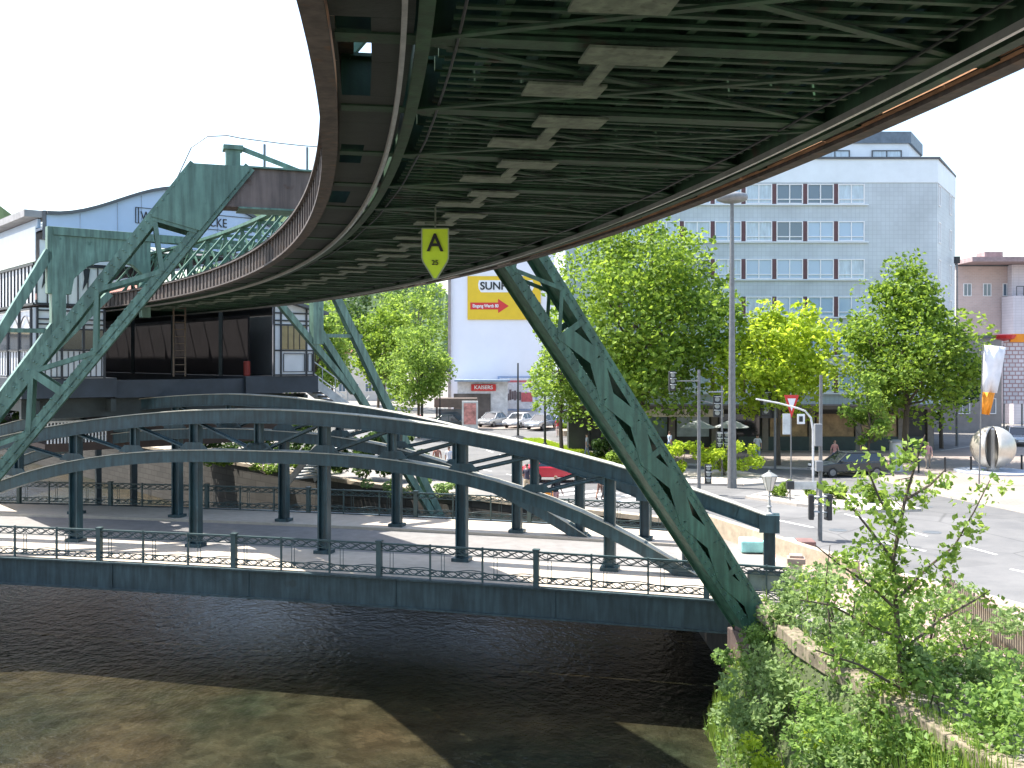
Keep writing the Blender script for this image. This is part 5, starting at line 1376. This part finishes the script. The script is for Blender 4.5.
# globe sculpture: two steel half shells around a cylinder
p=Vector(((993-512)*.0605,60.5,.12)); GS=thing('globe_sculpture','polished steel globe split by a vertical cylinder on the square','sculpture',tuple(p))
STEEL=paint('brushed_steel',(.6,.55,.47),.38,.12,2,metal=.6)
Rg=1.28; cz=p.z+1.5
for sg in (-1,1):
    m=MB(); vs=[]; n1,n2=14,14
    for i in range(n1+1):
        th=-math.pi/2+math.pi*i/n1
        for j in range(n2+1):
            ph=(-math.pi/2+.30)+(math.pi-.60)*j/n2
            gx,gy=sg*Rg*math.cos(th)*math.cos(ph),Rg*math.cos(th)*math.sin(ph); ga=-.5
            vs.append((p.x+gx*math.cos(ga)-gy*math.sin(ga),p.y+gx*math.sin(ga)+gy*math.cos(ga),cz+Rg*math.sin(th)))
    m.add(vs,[(i*(n2+1)+j,i*(n2+1)+j+1,(i+1)*(n2+1)+j+1,(i+1)*(n2+1)+j) for i in range(n1) for j in range(n2)])
    o=m.build('shell',STEEL,GS,smooth=True); sd=o.modifiers.new('t','SOLIDIFY'); sd.thickness=.05
m=MB(); m.lathe((p.x,p.y,p.z),[(.42,0),(.42,.1),(.36,.11),(.36,2.6),(.3,2.65)],20); m.build('cylinder',paint('steel_grey',(.35,.36,.37),.3,.1,2,metal=.8),GS,smooth=False)
m=MB(); m.lathe((p.x,p.y,p.z-.02),[(2.2,0),(2.2,.1),(2.1,.12)],28); m.build('base',paint('base_slab',(.3,.33,.38),.7),GS)
# flag
p=gnd(979,486); F2=thing('banner_flag','white and orange banner on a slim pole before the globe sculpture','flag',(p.x,p.y,0)); Y=p.y
m=MB(); m.tube([(p.x,Y,0),px(983,Y,344)],[.045,.03],8); m.build('pole',POLE,F2)
def cloth(pts_l,pts_r,mat,nm):
    m=MB(); n=len(pts_l); vs=[]
    for i in range(n):
        for j in range(6):
            q=Vector(pts_l[i]).lerp(Vector(pts_r[i]),j/5); q.y+=.12*math.sin(j*1.6+i*.9); vs.append(q)
    m.add(vs,[(i*6+j,i*6+j+1,(i+1)*6+j+1,(i+1)*6+j) for i in range(n-1) for j in range(5)]); o=m.build(nm,mat,F2,smooth=True); s_=o.modifiers.new('t','SOLIDIFY'); s_.thickness=.01
cloth([px(984.5,Y,345),px(984,Y,360),px(983.5,Y,375),px(983,Y,392)],[px(1007,Y,347),px(1004,Y,362),px(1000,Y,378),px(996,Y,393)],paint('banner_white',(.75,.75,.78),.7,.1,2),'white_cloth')
cloth([px(983,Y,392),px(982.5,Y,403),px(982,Y,414)],[px(996,Y,393),px(993,Y,404),px(989,Y,415)],ORANGE,'orange_cloth')
# stall with banners at right edge
t=thing('banner_stand','tall white patterned banner with red and orange topping at the right edge','banner',(1017*.0,0,0)); t.location=((1018-512)*.085,85,0)
m=MB(); m.box(px(1018,85,372),(2.4,.1,5.4)); m.build('banner',tiled('banner_pattern',(.7,.66,.68),(.4,.25,.25),.5,.35,.7,'XZ',off=.5,msize=.05,var=.2),t)
m=MB(); m.lathe(px(1004,85,341),[(.05,0),(.8,.2),(1.0,.5),(.3,.6)],12); m.build('red_top',REDP,t)
m=MB(); m.box(px(1019,85,338),(1.6,.3,.7)); m.build('orange_top',ORANGE,t)
m=MB()
for q in (1004,1022): m.tube([px(q,85.2,z=0),px(q,85.2,345)],.07,6)
m.build('post',POLE,t)
# tall office corner lamp
p=Vector(((957-512)*.08,80,0)); t=thing('street_lamp','slim lamp with small dark square head at the right corner of the office block','street lamp',tuple(p))
m=MB(); m.tube([p,px(957,80,262)],[.12,.07],8); m.build('post',POLE,t); m=MB(); m.box(px(957,80,260),(.35,.35,.55)); m.build('lamp_head',DARKP,t)
# bollards
for k in range(6):
    g=Vector((22.6+k*1.8,59.5+.5*k,.12)); m=MB(); m.lathe(g,[(.07,0),(.06,.05),(.06,.8),(.08,.82),(.04,.9)],10)
    tag(m.build('bollard',DARKP,loc=tuple(g)),'slim black bollard in the row along the sunny pavement','bollard','bollards along the pavement')

# ------------------------------------------------------------ light, sky, camera
SUN_EL,SUN_AZ=R(61),math.atan2(-.51,.2)     # azimuth measured from +Y toward +X (sun ahead-left)
w=bpy.data.worlds.new('World'); sc.world=w; w.use_nodes=True
bgn=w.node_tree.nodes['Background']; sky=w.node_tree.nodes.new('ShaderNodeTexSky'); sky.sky_type='NISHITA'; sky.sun_disc=False
sky.sun_elevation=SUN_EL; sky.sun_rotation=SUN_AZ; sky.altitude=150; sky.air_density=1.2; sky.dust_density=2.5; sky.ozone_density=1.0
w.node_tree.links.new(sky.outputs[0],bgn.inputs[0]); bgn.inputs[1].default_value=.13
sl=bpy.data.lights.new('sun','SUN'); sl.energy=4.0; sl.angle=R(.5); sl.color=(1,.95,.88)
so=bpy.data.objects.new('sun',sl); col.objects.link(so)
dirv=Vector((math.sin(SUN_AZ)*math.cos(SUN_EL),math.cos(SUN_AZ)*math.cos(SUN_EL),math.sin(SUN_EL)))
so.rotation_euler=dirv.to_track_quat('Z','Y').to_euler(); so.location=(0,0,60)
cd=bpy.data.cameras.new('camera'); cam=bpy.data.objects.new('camera',cd); col.objects.link(cam)
cam.location=(0,0,CZ); cam.rotation_euler=(R(90),0,0); cd.sensor_width=36; cd.lens=35.156; cd.shift_y=-24/1024; cd.clip_end=3000; cd.clip_start=.1
sc.camera=cam
sc.view_settings.view_transform='Standard'; sc.view_settings.look='None'; sc.view_settings.gamma=1; sc.view_settings.exposure=1.7
